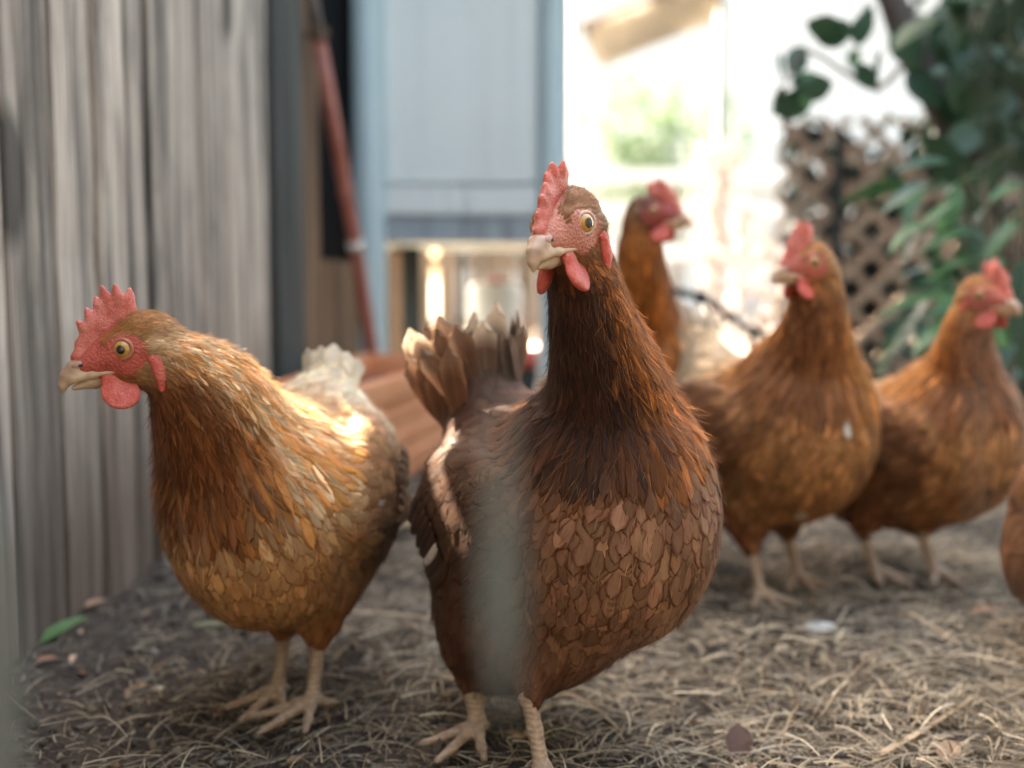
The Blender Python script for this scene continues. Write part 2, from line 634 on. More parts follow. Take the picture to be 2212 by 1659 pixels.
xs = np.concatenate([np.linspace(-60, -2.0, 14)[:-1], np.linspace(-2.0, 3.0, 330), np.linspace(3.0, 60, 16)[1:]])
ys = np.concatenate([np.linspace(-30, 0.3, 8)[:-1], np.linspace(0.3, 4.0, 260), np.linspace(4.0, 9, 40)[1:], np.linspace(9, 160, 16)[1:]])
GX, GY = np.meshgrid(xs, ys, indexing='ij')
GZ = ground_h(GX, GY) + np.where((np.abs(GX) < 2.2) & (GY > .2) & (GY < 4), rng.normal(0, .0011, GX.shape), 0)
nx, ny = GX.shape
gi = np.arange(nx * ny).reshape(nx, ny)
GF = np.stack([gi[:-1, :-1], gi[1:, :-1], gi[1:, 1:], gi[:-1, 1:]], -1).reshape(-1, 4)
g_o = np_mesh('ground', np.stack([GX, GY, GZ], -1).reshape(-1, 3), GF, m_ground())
tag(g_o, kind='structure')

# ------------------------------------------------------------------ wooden fence on the left, running away from the camera
FX0, FY0, FSL = -.487, 1.164, .0588


def fx(y):
    return FX0 + FSL * (y - FY0)


fang = -math.atan(FSL)
fence = empty('wooden_fence', (fx(1.5), 1.5, 0), fang)
tag(fence, 'tall weathered grey wooden fence of upright boards behind the left hen', 'fence')
FH = 2.40
ymin, ymax, bw = .14, 2.10, .140
k = 0
yy = ymin + .02
rb = random.Random(4)
seg = []
SUN_SLOTS = {1.24: [(.795, .845)], 1.345: [(.805, .855), (.905, .956)], 1.445: [(.942, .998)], 1.512: [(.995, 1.052)]}      # unseen gaps added high in the boards so strips of sun reach the hens' backs
seams = [.16, .295, .44, .575, .72, .86, .995, 1.13, 1.24, 1.345, 1.445, 1.512, 1.575, 1.715, 1.845, 1.98, 2.10]
for ya, yb in zip(seams[:-1], seams[1:]):
    seg.append((ya, yb - ya - rb.choice([.010, .012, .015, .018])))
for (y0, w) in seg:
    h = FH + rb.uniform(-.02, .01)
    spans = [(-.012, h)]
    if y0 in SUN_SLOTS:
        zs = [-.012] + [z for pr_ in SUN_SLOTS[y0] for z in pr_] + [h]
        spans = list(zip(zs[::2], zs[1::2]))
    dx, r1, r2 = rb.uniform(-.003, .003), rb.uniform(-.004, .004), rb.uniform(-.012, .012)
    for (za, zb) in spans:
        bm = box_bm(.019, w, zb - za, .0025, cuts=9, wob=.0012, seed=k)
        o = bm_obj('board', bm, MAT_FENCE, fence)
        # children live in the frame of the fence: x across, y along
        o.location = (-.0095 + dx, (y0 + w / 2 - 1.5) / math.cos(fang), za)
        o.rotation_euler = (0, 0, r2)
        k += 1
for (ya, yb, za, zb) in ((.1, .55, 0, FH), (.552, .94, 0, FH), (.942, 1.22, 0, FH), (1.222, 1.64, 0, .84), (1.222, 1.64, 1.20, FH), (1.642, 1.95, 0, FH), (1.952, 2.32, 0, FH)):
    o = bm_obj('leak_stop_board', box_bm(.012, yb - ya, zb - za - .05, .001), MAT_BACKING, fence)  # added layer behind the seams, stops sun leaking between the boards
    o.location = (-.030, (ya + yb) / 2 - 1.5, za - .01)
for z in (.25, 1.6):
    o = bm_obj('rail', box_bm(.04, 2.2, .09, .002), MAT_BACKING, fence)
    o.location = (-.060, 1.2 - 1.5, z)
o = bm_obj('post', box_bm(.05, .20, FH, .003, cuts=6, wob=.001, seed=77), MAT_POST, fence)
o.location = (-.018, 2.22 - 1.5, -.012)
# darker brown boards between the fence and the coop, black ones for the shadowed gap
shed = empty('shed_wall', (fx(2.6), 2.6, 0), fang)
tag(shed, 'brown shed boarding with black boards put in for the shadowed gap above, between fence and blue coop', 'wall')
o = bm_obj('brown_board', box_bm(.02, .165, FH, .002, cuts=6, wob=.001, seed=49), MAT_BROWNWOOD, shed)
o.location = (-.010, 2.41 - 2.6, -.01)
for i in range(4):
    o = bm_obj('brown_board', box_bm(.02, .110, .42, .002, cuts=3, wob=.001, seed=50 + i), MAT_BROWNWOOD, shed)
    o.location = (-.010, 2.555 + i * .113 - 2.6, -.01)
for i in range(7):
    o = bm_obj('shadow_gap_board', box_bm(.02, .112, 2.0, .002), MAT_SHADOWGAP, shed)  # black colour stands for the shade in the opening
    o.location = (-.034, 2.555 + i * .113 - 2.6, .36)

# ------------------------------------------------------------------ chicken coop on legs
CD = 2.95


def cx(px, d=CD):
    return (px - 1106.0) / 2500.0 * d


def cz(py, d=CD):
    return P(1106, py, d).z


xl, xr = cx(770), cx(1224)
zb0, zb1, zb2 = cz(523), cz(470), cz(402)
coop = empty('chicken_coop', ((xl + xr) / 2, CD, 0), 0)
tag(coop, 'raised pale blue chicken coop on legs behind the middle hen', 'coop')
mx_ = (xl + xr) / 2
TOP = 1.42
pw = .078


def cpart(name, x0, x1, z0, z1, y0, dy, mat, cuts=0, wob=0, bev=.003, sm=False):
    o = bm_obj(name, box_bm(x1 - x0, dy, z1 - z0, bev, cuts, wob, int(abs(x0) * 1000)), mat, coop, sm)
    o.location = ((x0 + x1) / 2 - mx_, y0 + dy / 2, z0)
    return o


cpart('corner_post', xl, xl + pw, -.01, TOP, -.030, .045, MAT_COOPFRAME, 8, .0012, sm=True)
cpart('corner_post', xr - .072, xr, -.01, TOP, -.030, .045, MAT_COOPFRAME, 8, .0012, sm=True)
cpart('front_panel', xl + pw + .002, xr - .074, zb2 + .006, TOP, -.008, .014, MAT_COOP)
cpart('lower_board', xl + pw + .002, (xl + xr) / 2 + .010, zb1 + .006, zb2, -.020, .020, MAT_COOP)
cpart('lower_board', (xl + xr) / 2 + .013, xr - .074, zb1 + .006, zb2 - .001, -.018, .018, MAT_COOP)
cpart('floor_beam', xl + pw + .001, xr - .073, zb0, zb1, -.026, .040, MAT_COOPBEAM, 4, .001)
cpart('side_wall', xl, xl + .016, zb0, TOP, .018, .80, MAT_COOP)
cpart('side_wall', xr - .016, xr, zb0, TOP, .018, .80, MAT_COOP)
cpart('floor', xl + .018, xr - .018, zb0 + .01, zb0 + .03, .018, .80, MAT_COOPFRAME)
cpart('back_wall', xl, xr, zb0, TOP, .82, .016, MAT_COOP)
cpart('rear_leg', xl + .0, xl + .06, -.01, zb0, .77, .06, MAT_BROWNWOOD)
cpart('rear_leg', xr - .06, xr, -.01, zb0, .77, .06, MAT_BROWNWOOD)
cpart('middle_leg', cx(868, CD + .4), cx(908, CD + .4), -.01, zb0, .40, .05, MAT_BACKING)
o = cpart('roof', xl - .06, xr + .06, TOP + .002, TOP + .022, -.10, 1.02, MAT_GREYMETAL)

# ------------------------------------------------------------------ leaning pole with its tie
pole = empty('leaning_pole', P(802, 760, 2.72).xy.to_3d(), 0)
pole.location.z = 0
tag(pole, 'rusty red metal pole leaning against the shed beside the coop', 'pole')


def rel(v, o):
    return Vector(v) - Vector(o.location)


pb = rel(P(803, 850, 2.66), pole)
pb.z = .0
pp = [rel(P(801, 745, 2.68), pole), rel(P(768, 530, 2.585), pole), rel(P(727, 300, 2.48), pole), rel(P(688, 84, 2.375), pole)]
dirp = (pp[0] - pp[1]).normalized()
pb = pp[0] + dirp * (pp[0].z / -dirp.z)
tube('red_tube', [pb] + pp, [.0160, .0158, .0156, .0152, .0150], MAT_POLE, pole, 16)
up = (pp[3] - pp[2]).normalized()
tube('grey_tube', [pp[3] + up * .001, pp[3] + up * .25], [.0135, .0135], MAT_GREYMETAL, pole, 16)
tube('white_band', [pp[1] - dirp * .011, pp[1] + dirp * .011], [.0185, .0185], MAT_WHITEPLASTIC, pole, 16)
tube('white_band', [(pp[2] + pp[1]) * .5 - dirp * .004, (pp[2] + pp[1]) * .5 + dirp * .004], [.0178, .0178], MAT_POLE, pole, 16)
for q in range(3):
    c = pp[3] + up * (.004 + q * .004)
    ring = []
    for i in range(13):
        a = 2 * math.pi * i / 12
        ring.append(c + Vector((math.cos(a) * .021, math.sin(a) * .021, .006 * math.sin(a + q))))
    tube('wire_tie', ring, .0022, MAT_TWIG, pole, 6)
tube('wire_end', [pp[3] + Vector((-.02, 0, .005)), pp[3] + Vector((-.05, -.01, .035)), pp[3] + Vector((-.085, -.02, .050))], .0022, MAT_TWIG, pole, 6)

# ------------------------------------------------------------------ terracotta planter trough
PH = .200
A = Vector((-.400, 1.60, 0))
Bq = Vector((-.335, 2.60, 0))
Cq = Vector((-.085, 2.58, 0))
Dq = Vector((-.285, 1.62, 0))
pl_o = empty('planter_trough', ((A + Bq + Cq + Dq) / 4), 0)
tag(pl_o, 'long terracotta planter trough with ribbed sides beside the fence', 'planter')
quad = [rel(v, pl_o) for v in (A, Dq, Cq, Bq)]


def ring_at(f, z):
    return [Vector((v.x * f, v.y * (1 - (1 - f) * .25), z)) for v in quad]


def offs(r, o):
    """move each corner outwards by o"""
    c = sum(r, Vector()) / 4
    out = []
    for i in range(4):
        p, a, b = r[i], r[i - 1], r[(i + 1) % 4]
        d1 = (p - a).normalized()
        d2 = (p - b).normalized()
        out.append(p + (d1 + d2) * o)
    return out


levels = []
f0, f1 = .86, .95
prof = [(0, 0)]
for zz, oo in ((0, 0), (.03, 0), (.033, .004), (.045, .004), (.048, 0), (.075, 0), (.078, .004), (.090, .004), (.093, 0), (.120, 0), (.123, .004), (.135, .004), (.138, 0), (.158, 0), (.160, .014), (.196, .016), (.200, .014), (.200, -.008), (.185, -.012), (.150, -.012)):
    f = f0 + (f1 - f0) * zz / .2
    levels.append(offs(ring_at(f, zz), oo))
bm = bmesh.new()
rows = [[bm.verts.new(v) for v in r] for r in levels]
for i in range(len(rows) - 1):
    for j in range(4):
        bm.faces.new((rows[i][j], rows[i][(j + 1) % 4], rows[i + 1][(j + 1) % 4], rows[i + 1][j]))
bm.faces.new(rows[0][::-1])
bm.faces.new(rows[-1])
es = [e for e in bm.edges if abs(e.verts[0].co.z - e.verts[1].co.z) < 1e-6 and e.verts[0].co.z > .19]
bmesh.ops.bevel(bm, geom=es, offset=.003, segments=2, affect='EDGES')
bm_obj('shell', bm, MAT_TERRA, pl_o)
soil = offs(ring_at(f1, .152), -.0145)
bm = bmesh.new()
bm.faces.new([bm.verts.new(v) for v in soil])
bmesh.ops.subdivide_edges(bm, edges=bm.edges[:], cuts=14, use_grid_fill=True)
for v in bm.verts:
    v.co.z += random.uniform(-.002, .006)
bm_obj('potting_soil', bm, MAT_TERRADARK, pl_o, True)

# ------------------------------------------------------------------ things seen under the coop
fd = 3.62
fe = empty('poultry_feeder', (cx(1078, fd), fd, 0), 0)
tag(fe, 'white plastic poultry feeder on a red base seen under the coop', 'feeder')
fw = cx(1130, fd) - cx(1012, fd)
z0, z1 = cz(757, fd), cz(612, fd)


def lathe(name, prof, mat, parent, n=28, sx=1, sy=1, loc=(0, 0, 0)):
    V, F = [], []
    for (r, z) in prof:
        for i in range(n):
            a = 2 * math.pi * i / n
            V.append((r * math.cos(a) * sx, r * math.sin(a) * sy, z))
    for j in range(len(prof) - 1):
        for i in range(n):
            F.append([j * n + i, j * n + (i + 1) % n, (j + 1) * n + (i + 1) % n, (j + 1) * n + i])
    F.append(list(range(n))[::-1])
    F.append([(len(prof) - 1) * n + i for i in range(n)])
    return np_mesh(name, V, F, mat, parent, True, loc=loc)


hw = fw / 2
lathe('white_tank', [(hw * .96, z0), (hw, z0 + .02), (hw, z1 - .03), (hw * .93, z1 - .008), (hw * .80, z1)], MAT_WHITEPLASTIC, fe, loc=(cx(1071, fd) - cx(1078, fd), 0, 0))
lathe('red_tray', [(hw * 1.15, z0 - .048), (hw * 1.42, z0 - .042), (hw * 1.45, z0 + .012), (hw * 1.36, z0 + .014), (hw * 1.30, z0 - .004), (.001, z0 - .004)], MAT_REDPLASTIC, fe, loc=(.03, 0, 0))
lathe('red_cap', [(hw * .30, z1), (hw * .28, z1 + .016), (hw * .1, z1 + .02)], MAT_REDPLASTIC, fe, loc=(cx(1071, fd) - cx(1078, fd), 0, 0))
lathe('support_block', [(hw * 1.1, -.01), (hw * 1.1, z0 - .049)], MAT_BACKING, fe, loc=(.03, 0, 0))

bf = 5.6
pk = empty('board_fence', (cx(990, bf), bf, 0), 0)
tag(pk, 'low cream and brown board fence glimpsed through the coop legs', 'fence')
rb = random.Random(9)
px = 770
while px < 1290:
    w = rb.choice([18, 26, 34, 40])
    m = rb.choice([MAT_TANWOOD, MAT_TANWOOD, MAT_BACKING, MAT_BACKING, MAT_TANWOOD])
    o = bm_obj('picket', box_bm(w / 2500 * bf, .02, cz(rb.uniform(505, 530), bf) + .01, .003), m, pk)
    o.location = (cx(px + w / 2, bf) - cx(990, bf), rb.uniform(-.01, .01), -.01)
    px += w + rb.choice([3, 8, 14])
for z in (.12, .42):
    o = bm_obj('rail', box_bm(520 / 2500 * bf, .03, .05, .003), MAT_BROWNWOOD, pk)
    o.location = (cx(1030, bf) - cx(990, bf), .045, z)

# ------------------------------------------------------------------ sunlit garden behind, on the right
wd = 9.5
wall = empty('garden_wall', (cx(1500, wd), wd, 0), 0)
tag(wall, 'white rendered garden wall glaring in the sun behind the hens', 'wall')
o = bm_obj('wall_face', box_bm(7.0, .18, cz(418, wd) + .01, .01), MAT_WHITEWALL, wall)
o.location = (1.5, 0, -.01)
o = bm_obj('coping', box_bm(7.1, .26, .07, .01), MAT_WHITEWALL, wall)
o.location = (1.5, 0, cz(418, wd) + .002)

hd = 14.0
house = empty('white_house', (2.9, hd + 2, 0), 0)
tag(house, 'blurred sunlit white house beyond the garden wall', 'house')
o = bm_obj('house_wall', box_bm(9, 3.8, 4.4, .02), MAT_WHITEWALL, house)
o.location = (.8, 0, -.01)
o = bm_obj('roof', box_bm(9.6, 4.4, .25, .02), MAT_WHITEWALL, house)
o.location = (.8, 0, 4.392)

fr = empty('rail_fence', (cx(1400, 6.6), 6.6, 0), 0)
tag(fr, 'white post and rail fence standing in full sun behind the hens', 'fence')
for px in (1250, 1425, 1590, 1760, 1930):
    o = bm_obj('post', box_bm(.055, .055, cz(368, 6.6) + .01, .004), MAT_WHITEPAINT, fr)
    o.location = (cx(px, 6.6) - cx(1400, 6.6), 0, -.01)
for py in (395, 470, 560):
    o = bm_obj('rail', box_bm(2.2, .025, .075, .004), MAT_WHITEPAINT, fr)
    o.location = (cx(1610, 6.6) - cx(1400, 6.6), -.042, cz(py, 6.6))

# cream awning slanting in at the top
aw = empty('cream_awning', P(1400, 60, 4.2), 0)
aw.location.z = 0
tag(aw, 'slanted cream canvas awning at the top beside the coop', 'awning')
a1, a2, a3, a4 = P(1258, 62, 4.1), P(1560, -60, 4.3), P(1545, 48, 4.2), P(1300, 140, 4.0)
ct = [rel(v, aw) for v in (a1, a2, a3, a4)]
bm = bmesh.new()
n_ = 10
gr = []
for i in range(n_ + 1):
    row = []
    for j in range(5):
        u, v = i / n_, j / 4
        p = ct[0].lerp(ct[1], u).lerp(ct[3].lerp(ct[2], u), v)
        p.y += .02 * math.sin(u * 5 + v)
        p.z -= .012 * math.sin(v * math.pi)
        row.append(bm.verts.new(p))
    gr.append(row)
for i in range(n_):
    for j in range(4):
        bm.faces.new((gr[i][j], gr[i + 1][j], gr[i + 1][j + 1], gr[i][j + 1]))
bmesh.ops.solidify(bm, geom=bm.faces[:], thickness=.004)
bm_obj('canvas', bm, MAT_AWNING, aw, True)
tube('awning_bar', [ct[0] + Vector((-.01, .01, .008)), ct[1] + Vector((0, .01, .008))], .008, MAT_BROWNWOOD, aw)
tube('awning_post', [Vector((ct[1].x, ct[1].y, 0)), ct[1] + Vector((0, .02, .01))], .018, MAT_WHITEPAINT, aw)
tube('awning_post', [Vector((ct[0].x - .03, ct[0].y + .03, 0)), ct[0] + Vector((-.03, .03, .3))], .012, MAT_WHITEPAINT, aw)


def leaf_v(L, W, fold=.25, curl=.15, n=6, tip=1.0):
    """leaf blade along +x with a mid rib fold and a curl; base at the origin"""
    V, F = [], []
    for i in range(n + 1):
        t = i / n
        w = W * .5 * (math.sin(math.pi * min(1, t * .98 + .02) ** .85) ** .85 if 0 < t < 1 else .03)
        z = -curl * L * t * t
        for s_ in (-1, 0, 1):
            V.append((L * t, s_ * w, z + (fold * w if s_ else 0)))
    for i in range(n):
        for j in range(2):
            a = i * 3 + j
            F.append((a, a + 1, a + 4, a + 3))
    return np.array(V), np.array(F)


def leaf_cloud(name, pts, dirs, L, W, mat, parent, col, rr, colv=.25, **kw):
    """many leaves as one mesh (those too many to be parts)"""
    V0, F0 = leaf_v(1, 1, **kw)
    VV, FF, CC = [], [], []
    m = len(V0)
    for i, (p, d) in enumerate(zip(pts, dirs)):
        d = Vector(d).normalized()
        q = d.to_track_quat('X', 'Z').to_matrix() @ Matrix.Rotation(rr.normal(0, .6), 3, 'X')
        q = np.array(q)
        s_ = rr.uniform(.7, 1.25)
        V = (V0 * np.array([L * s_, W * s_, L * s_])) @ q.T + np.array(p)
        VV.append(V)
        FF.append(F0 + i * m)
        CC.append(np.repeat((np.array(col) * math.exp(rr.normal(0, colv)))[None], m, 0))
    return np_mesh(name, np.concatenate(VV), np.concatenate(FF), mat, parent, True, dict(Col=('FLOAT_COLOR', np.concatenate(CC))))


# far pale tree
def crown_pts(c, r, n, rr, hollow=.35):
    out, dr = [], []
    lobes = [(np.array(c) + rr.normal(0, .42, 3) * r, rr.uniform(.35, .6)) for _ in range(9)]
    while len(out) < n:
        lc, lr = lobes[rr.integers(len(lobes))]
        v = rr.normal(0, 1, 3)
        v /= np.linalg.norm(v)
        p = lc + v * np.array(r) * lr * rr.uniform(hollow, 1) ** .5
        out.append(p)
        dr.append(v + rr.normal(0, .5, 3) + np.array([0, 0, -.3]))
    return out, dr


r5 = np.random.default_rng(5)
ft = empty('garden_tree', (cx(1440, 9.0) - .0, 9.0 - .35, 0), 0)
tag(ft, 'pale green blurred tree in the bright garden left of the lattice', 'tree')
ctr = rel(P(1445, 262, 8.65), ft)
tube('trunk', [(0, 0, -.02), (.03, 0, .6), ctr * .8], [.045, .035, .02], MAT_BARK, ft)
pts, dirs = crown_pts(ctr, (.75, .4, .70), 1500, r5)
leaf_cloud('crown', pts, dirs, .07, .035, MAT_FARLEAF, ft, (.13, .19, .10), r5)

# hanging wire netting, pale leaf flecks added to stand for its sun glints
nt_ = empty('netting_with_glints', (cx(1580, 4.3), 4.3, 0), 0)
tag(nt_, 'hanging wire netting with pale flecks added for its sun glints left of the lattice', 'netting')
rw = random.Random(3)
for i in range(11):
    pxx = 1480 + i * 21
    a = rel(P(pxx + rw.uniform(-8, 8), 300 - i * 12, 4.3), nt_)
    b = rel(P(pxx + rw.uniform(-10, 25), 560, 4.28 + rw.uniform(-.04, .04)), nt_)
    c = rel(P(pxx + 40 + rw.uniform(-10, 25), 720, 4.25), nt_)
    tube('wire', [a, b, c, Vector((c.x + .01, c.y, 0))], .0022, MAT_WIRE, nt_, 5)
pts, dirs, cols = [], [], []
for i in range(620):
    u = r5.random() ** .8
    py = 300 + u * 440
    pxx = 1470 + (u * 60) + r5.random() * (60 + 140 * min(1, u * 1.7)) + max(0, (400 - py)) * .5
    v = rel(P(min(pxx, 1690), py, 4.3 + r5.normal(0, .07)), nt_)
    pts.append(v)
    dirs.append((r5.normal(), r5.normal(), r5.normal() - 1.0))
nl_ = leaf_cloud('glint_flecks', pts, dirs, .040, .024, MAT_GLINTFLECK, nt_, (.34, .29, .27), r5, .35)
tag(nl_, kind='stuff')

# ------------------------------------------------------------------ lattice
LD = 3.30
lat = empty('lattice_fence', (cx(1880, LD), LD, 0), R(-6))
tag(lat, 'brown diagonal lattice fence in shade under the tree on the right', 'lattice')
lx0, lx1 = cx(1684, LD) - cx(1880, LD), cx(2300, LD) - cx(1880, LD)
lz0, lz1 = .0, cz(262, LD)
sw_, sp_ = .023, .078


def clip_line(c, slope):
    """segment of z = slope*x + c inside the panel"""
    pts_ = []
    for x in (lx0, lx1):
        z = slope * x + c
        if lz0 <= z <= lz1:
            pts_.append((x, z))
    for z in (lz0, lz1):
        x = (z - c) / slope
        if lx0 < x < lx1:
            pts_.append((x, z))
    return pts_[:2] if len(pts_) >= 2 else None


for sl_, yo in ((1, 0.0), (-1, .012)):
    c = -2.2
    while c < 2.6:
        seg_ = clip_line(c, sl_)
        if seg_:
            (xa, za), (xb, zb) = sorted(seg_)
            ln = math.hypot(xb - xa, zb - za) + .03
            if ln > .07:
                bm = box_bm(.011, sw_, ln, .0015)
                o = bm_obj('lattice_strip', bm, MAT_LATTICE, lat)
                ang_ = math.atan2(xb - xa, zb - za)
                # strip: x thickness -> y, y width -> across
                o.rotation_mode = 'QUATERNION'
                o.rotation_quaternion = (Matrix.Rotation(ang_, 3, 'Y') @ Matrix.Rotation(math.pi / 2, 3, 'Z')).to_quaternion()
                o.location = (xa - math.sin(ang_) * .015, yo, za - math.cos(ang_) * .015)
        c += sp_ * math.sqrt(2)
for xx in (cx(1800, LD) - cx(1880, LD),):
    o = bm_obj('lattice_post', box_bm(.028, .03, lz1 - .02, .003), MAT_BACKING, lat)
    o.location = (xx, -.03, -.01)
# dark hedge mass behind the lattice
r6 = np.random.default_rng(6)
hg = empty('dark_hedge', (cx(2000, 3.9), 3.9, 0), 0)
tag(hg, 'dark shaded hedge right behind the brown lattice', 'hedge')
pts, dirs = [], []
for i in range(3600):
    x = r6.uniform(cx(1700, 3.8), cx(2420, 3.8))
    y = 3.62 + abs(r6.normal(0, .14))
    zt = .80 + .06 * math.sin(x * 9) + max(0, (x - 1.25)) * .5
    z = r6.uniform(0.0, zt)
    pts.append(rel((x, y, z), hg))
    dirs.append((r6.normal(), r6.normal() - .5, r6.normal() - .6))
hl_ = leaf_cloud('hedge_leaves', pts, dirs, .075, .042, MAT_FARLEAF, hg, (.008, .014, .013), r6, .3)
tag(hl_, kind='stuff')


# ------------------------------------------------------------------ tree on the right: trunk, limbs, leaves
def leaf_proto(L, W, **kw):
    V, F = leaf_v(L, W, n=8, **kw)
    me = bpy.data.meshes.new('leaf')
    me.from_pydata([tuple(v) for v in V], [], [tuple(int(i) for i in f) for f in F])
    me.polygons.foreach_set('use_smooth', np.ones(len(me.polygons), dtype=bool))
    return me


def add_leaf(me, p, d, parent, roll=0.0, s=1.0, name='leaf'):
    o = bpy.data.objects.new(name, me)
    o.rotation_mode = 'QUATERNION'
    o.rotation_quaternion = Vector(d).normalized().to_track_quat('X', 'Z') @ Matrix.Rotation(roll, 3, 'X').to_quaternion()
    o.location = p
    o.scale = (s, s, s)
    return link(o, parent)


tree = empty('broadleaf_tree', P(2190, 900, 2.45).xy.to_3d(), 0)
tree.location.z = 0
tag(tree, 'broad leaved tree with leaning grey trunk at the top right', 'tree')
tr_pts = [rel(P(2215, 900, 2.45), tree), rel(P(2180, 640, 2.42), tree), rel(P(2110, 380, 2.40), tree), rel(P(2015, 190, 2.38), tree), rel(P(1935, 20, 2.36), tree), rel(P(1880, -160, 2.34), tree)]
tr_pts.insert(0, Vector((tr_pts[0].x + .01, tr_pts[0].y, -.03)))
sm = smooth_pts([tuple(p) for p in tr_pts], 26)
tube('trunk', sm, [.046 - .020 * i / 25 + .002 * math.sin(i * 1.7) for i in range(26)], MAT_BARK, tree, 12)
tube('limb', smooth_pts([tuple(rel(P(2060, 280, 2.39), tree)), tuple(rel(P(2120, 150, 2.30), tree)), tuple(rel(P(2200, -20, 2.2), tree))], 8), [.018 - .001 * i for i in range(8)], MAT_BARK, tree, 8)
tube('limb', smooth_pts([tuple(rel(P(1975, 110, 2.37), tree)), tuple(rel(P(1900, 190, 2.25), tree)), tuple(rel(P(1830, 160, 2.12), tree)), tuple(rel(P(1740, 110, 2.05), tree)), tuple(rel(P(1690, 190, 2.02), tree))], 12),
     [.006 - .0004 * i for i in range(12)], MAT_TWIG, tree, 6)
tube('limb', smooth_pts([tuple(rel(P(2140, 460, 2.41), tree)), tuple(rel(P(2050, 470, 2.2), tree)), tuple(rel(P(1960, 520, 2.0), tree))], 8), [.010 - .0009 * i for i in range(8)], MAT_BARK, tree, 6)
LM1 = leaf_proto(.098, .060, curl=.10, fold=.18)
LM1.materials.append(MAT_LEAF)
# the separate leaves against the bright wall: base px, tip px
tw = [((1858, 95), (1866, -5), 1.0), ((1850, 140), (1895, 190), 1.0), ((1800, 180), (1722, 205), 1.0), ((1820, 75), (1738, 45), 1.0), ((1740, 100), (1700, 165), .8),
      ((1850, 100), (1880, 10), 1.0), ((1845, 60), (1760, 90), .9), ((1905, 110), (1885, 215), 1.05), ((1795, 190), (1700, 175), .8), ((1760, 210), (1665, 245), .6), ((1700, 190), (1660, 250), .6),
      ((1690, 115), (1688, 180), .75), ((1930, 60), (1990, 150), 1.0), ((1960, 150), (2030, 230), 1.0)]
for i, (b, t, s_) in enumerate(tw):
    d = 2.08 + .01 * i
    a = rel(P(b[0], b[1], d), tree)
    c = rel(P(t[0], t[1], d - .02), tree)
    add_leaf(LM1, a, c - a, tree, roll=R([70, 100, 80, 60, 110, 95, 75][i % 7]), s=(c - a).length / .098)
r8 = np.random.default_rng(8)
# leaves of the crown seen largest, each its own part
n_leaf = 0
for i in range(190):
    px = 1990 + r8.random() ** .7 * 260
    py = -60 + r8.random() * 420
    if px < 2040 + (py * .28) and r8.random() < .55:
        continue
    d = 2.0 + r8.random() * .65
    p = rel(P(px, py, d), tree)
    add_leaf(LM1, p, (r8.normal(0, .7), r8.normal(0, .6), r8.normal(-.55, .5)), tree, roll=r8.normal(0, .7), s=r8.uniform(.75, 1.15))
    n_leaf += 1
# the crown above and behind them
pts, dirs = [], []
for i in range(1500):
    x = r8.uniform(.66, 1.75)
    y = r8.uniform(2.0, 3.2)
    z = r8.uniform(.62, 1.55)
    if x < .86 + r8.random() * .12 and z < 1.3:
        continue
    # holes between clumps
    if math.sin(x * 17) * math.sin(z * 19 + x * 5) * math.sin(y * 15) > -.03:
        continue
    pts.append(rel((x, y, z), tree))
    dirs.append((r8.normal(), r8.normal(), r8.normal() - .7))
cr = leaf_cloud('crown', pts, dirs, .095, .055, MAT_FARLEAF, tree, (.035, .075, .045), r8, .35)
tag(cr, kind='stuff')

# unseen leaves added overhead, above the picture, to shade the lattice and the leaves
pts, dirs = [], []
for i in range(2600):
    pts.append(rel((r8.uniform(-.05, 1.7), r8.uniform(2.5, 4.4), 0), tree))
    zt = 1.50 + .18 * (pts[-1].y + tree.location.y - 2.5) + r8.random() * .35
    pts[-1].z = zt
    dirs.append((r8.normal(), r8.normal(), r8.normal() * .4 - .2))
cr = leaf_cloud('shade_canopy', pts, dirs, .15, .10, MAT_FARLEAF, tree, (.035, .075, .045), r8, .35)
tag(cr, kind='stuff')

# ------------------------------------------------------------------ shrub with long drooping leaves
shrub = empty('long_leaved_shrub', P(2150, 980, 2.0).xy.to_3d(), 0)
shrub.location.z = 0
tag(shrub, 'shrub with long drooping glossy green leaves at the right edge', 'shrub')
LM2 = leaf_proto(.150, .044, curl=.28, fold=.30)
LM2.materials.append(MAT_LEAFB)
LM3 = leaf_proto(.150, .040, curl=.28, fold=.30)
LM3.materials.append(MAT_LEAF)
stems = []
for i in range(9):
    px = 2080 + i * 22
    topy = 420 + r8.uniform(-40, 120)
    d = 1.95 + r8.uniform(-.1, .25)
    pts_ = smooth_pts([tuple(rel((P(2150 + i * 6, 900, 2.0).x, 2.0 + .02 * i, -.01), shrub)), tuple(rel(P(2130 + i * 9, 750, d), shrub)), tuple(rel(P(px, topy, d - .05), shrub))], 8)
    tube('stem', pts_, [.006 - .0004 * j for j in range(8)], MAT_TWIG, shrub, 6)
key = [((2010, 395), (1925, 455)), ((2075, 430), (1990, 500)), ((2130, 560), (2005, 610)), ((2060, 575), (1950, 600)), ((2085, 640), (1920, 680)), ((2150, 610), (2160, 790)),
       ((2195, 640), (2205, 800)), ((2060, 690), (1985, 760)), ((2110, 500), (2000, 545)), ((2160, 430), (2100, 480)), ((2200, 480), (2130, 570)), ((2120, 380), (2040, 420)),
       ((2050, 350), (1960, 370)), ((2170, 560), (2110, 640)), ((2000, 480), (1930, 540)), ((2215, 560), (2175, 700)), ((2215, 400), (2150, 430)), ((2080, 760), (2010, 830)), ((2190, 740), (2130, 860))]
for i, (b, t) in enumerate(key):
    d = 1.80 + .02 * (i % 7)
    a = rel(P(b[0], b[1], d), shrub)
    c = rel(P(t[0], t[1], d - .04), shrub)
    dv = c - a
    dv.z += dv.length * .25
    add_leaf(LM2 if i % 3 else LM3, a, dv, shrub, roll=r8.normal(0, .35), s=(c - a).length / .138)
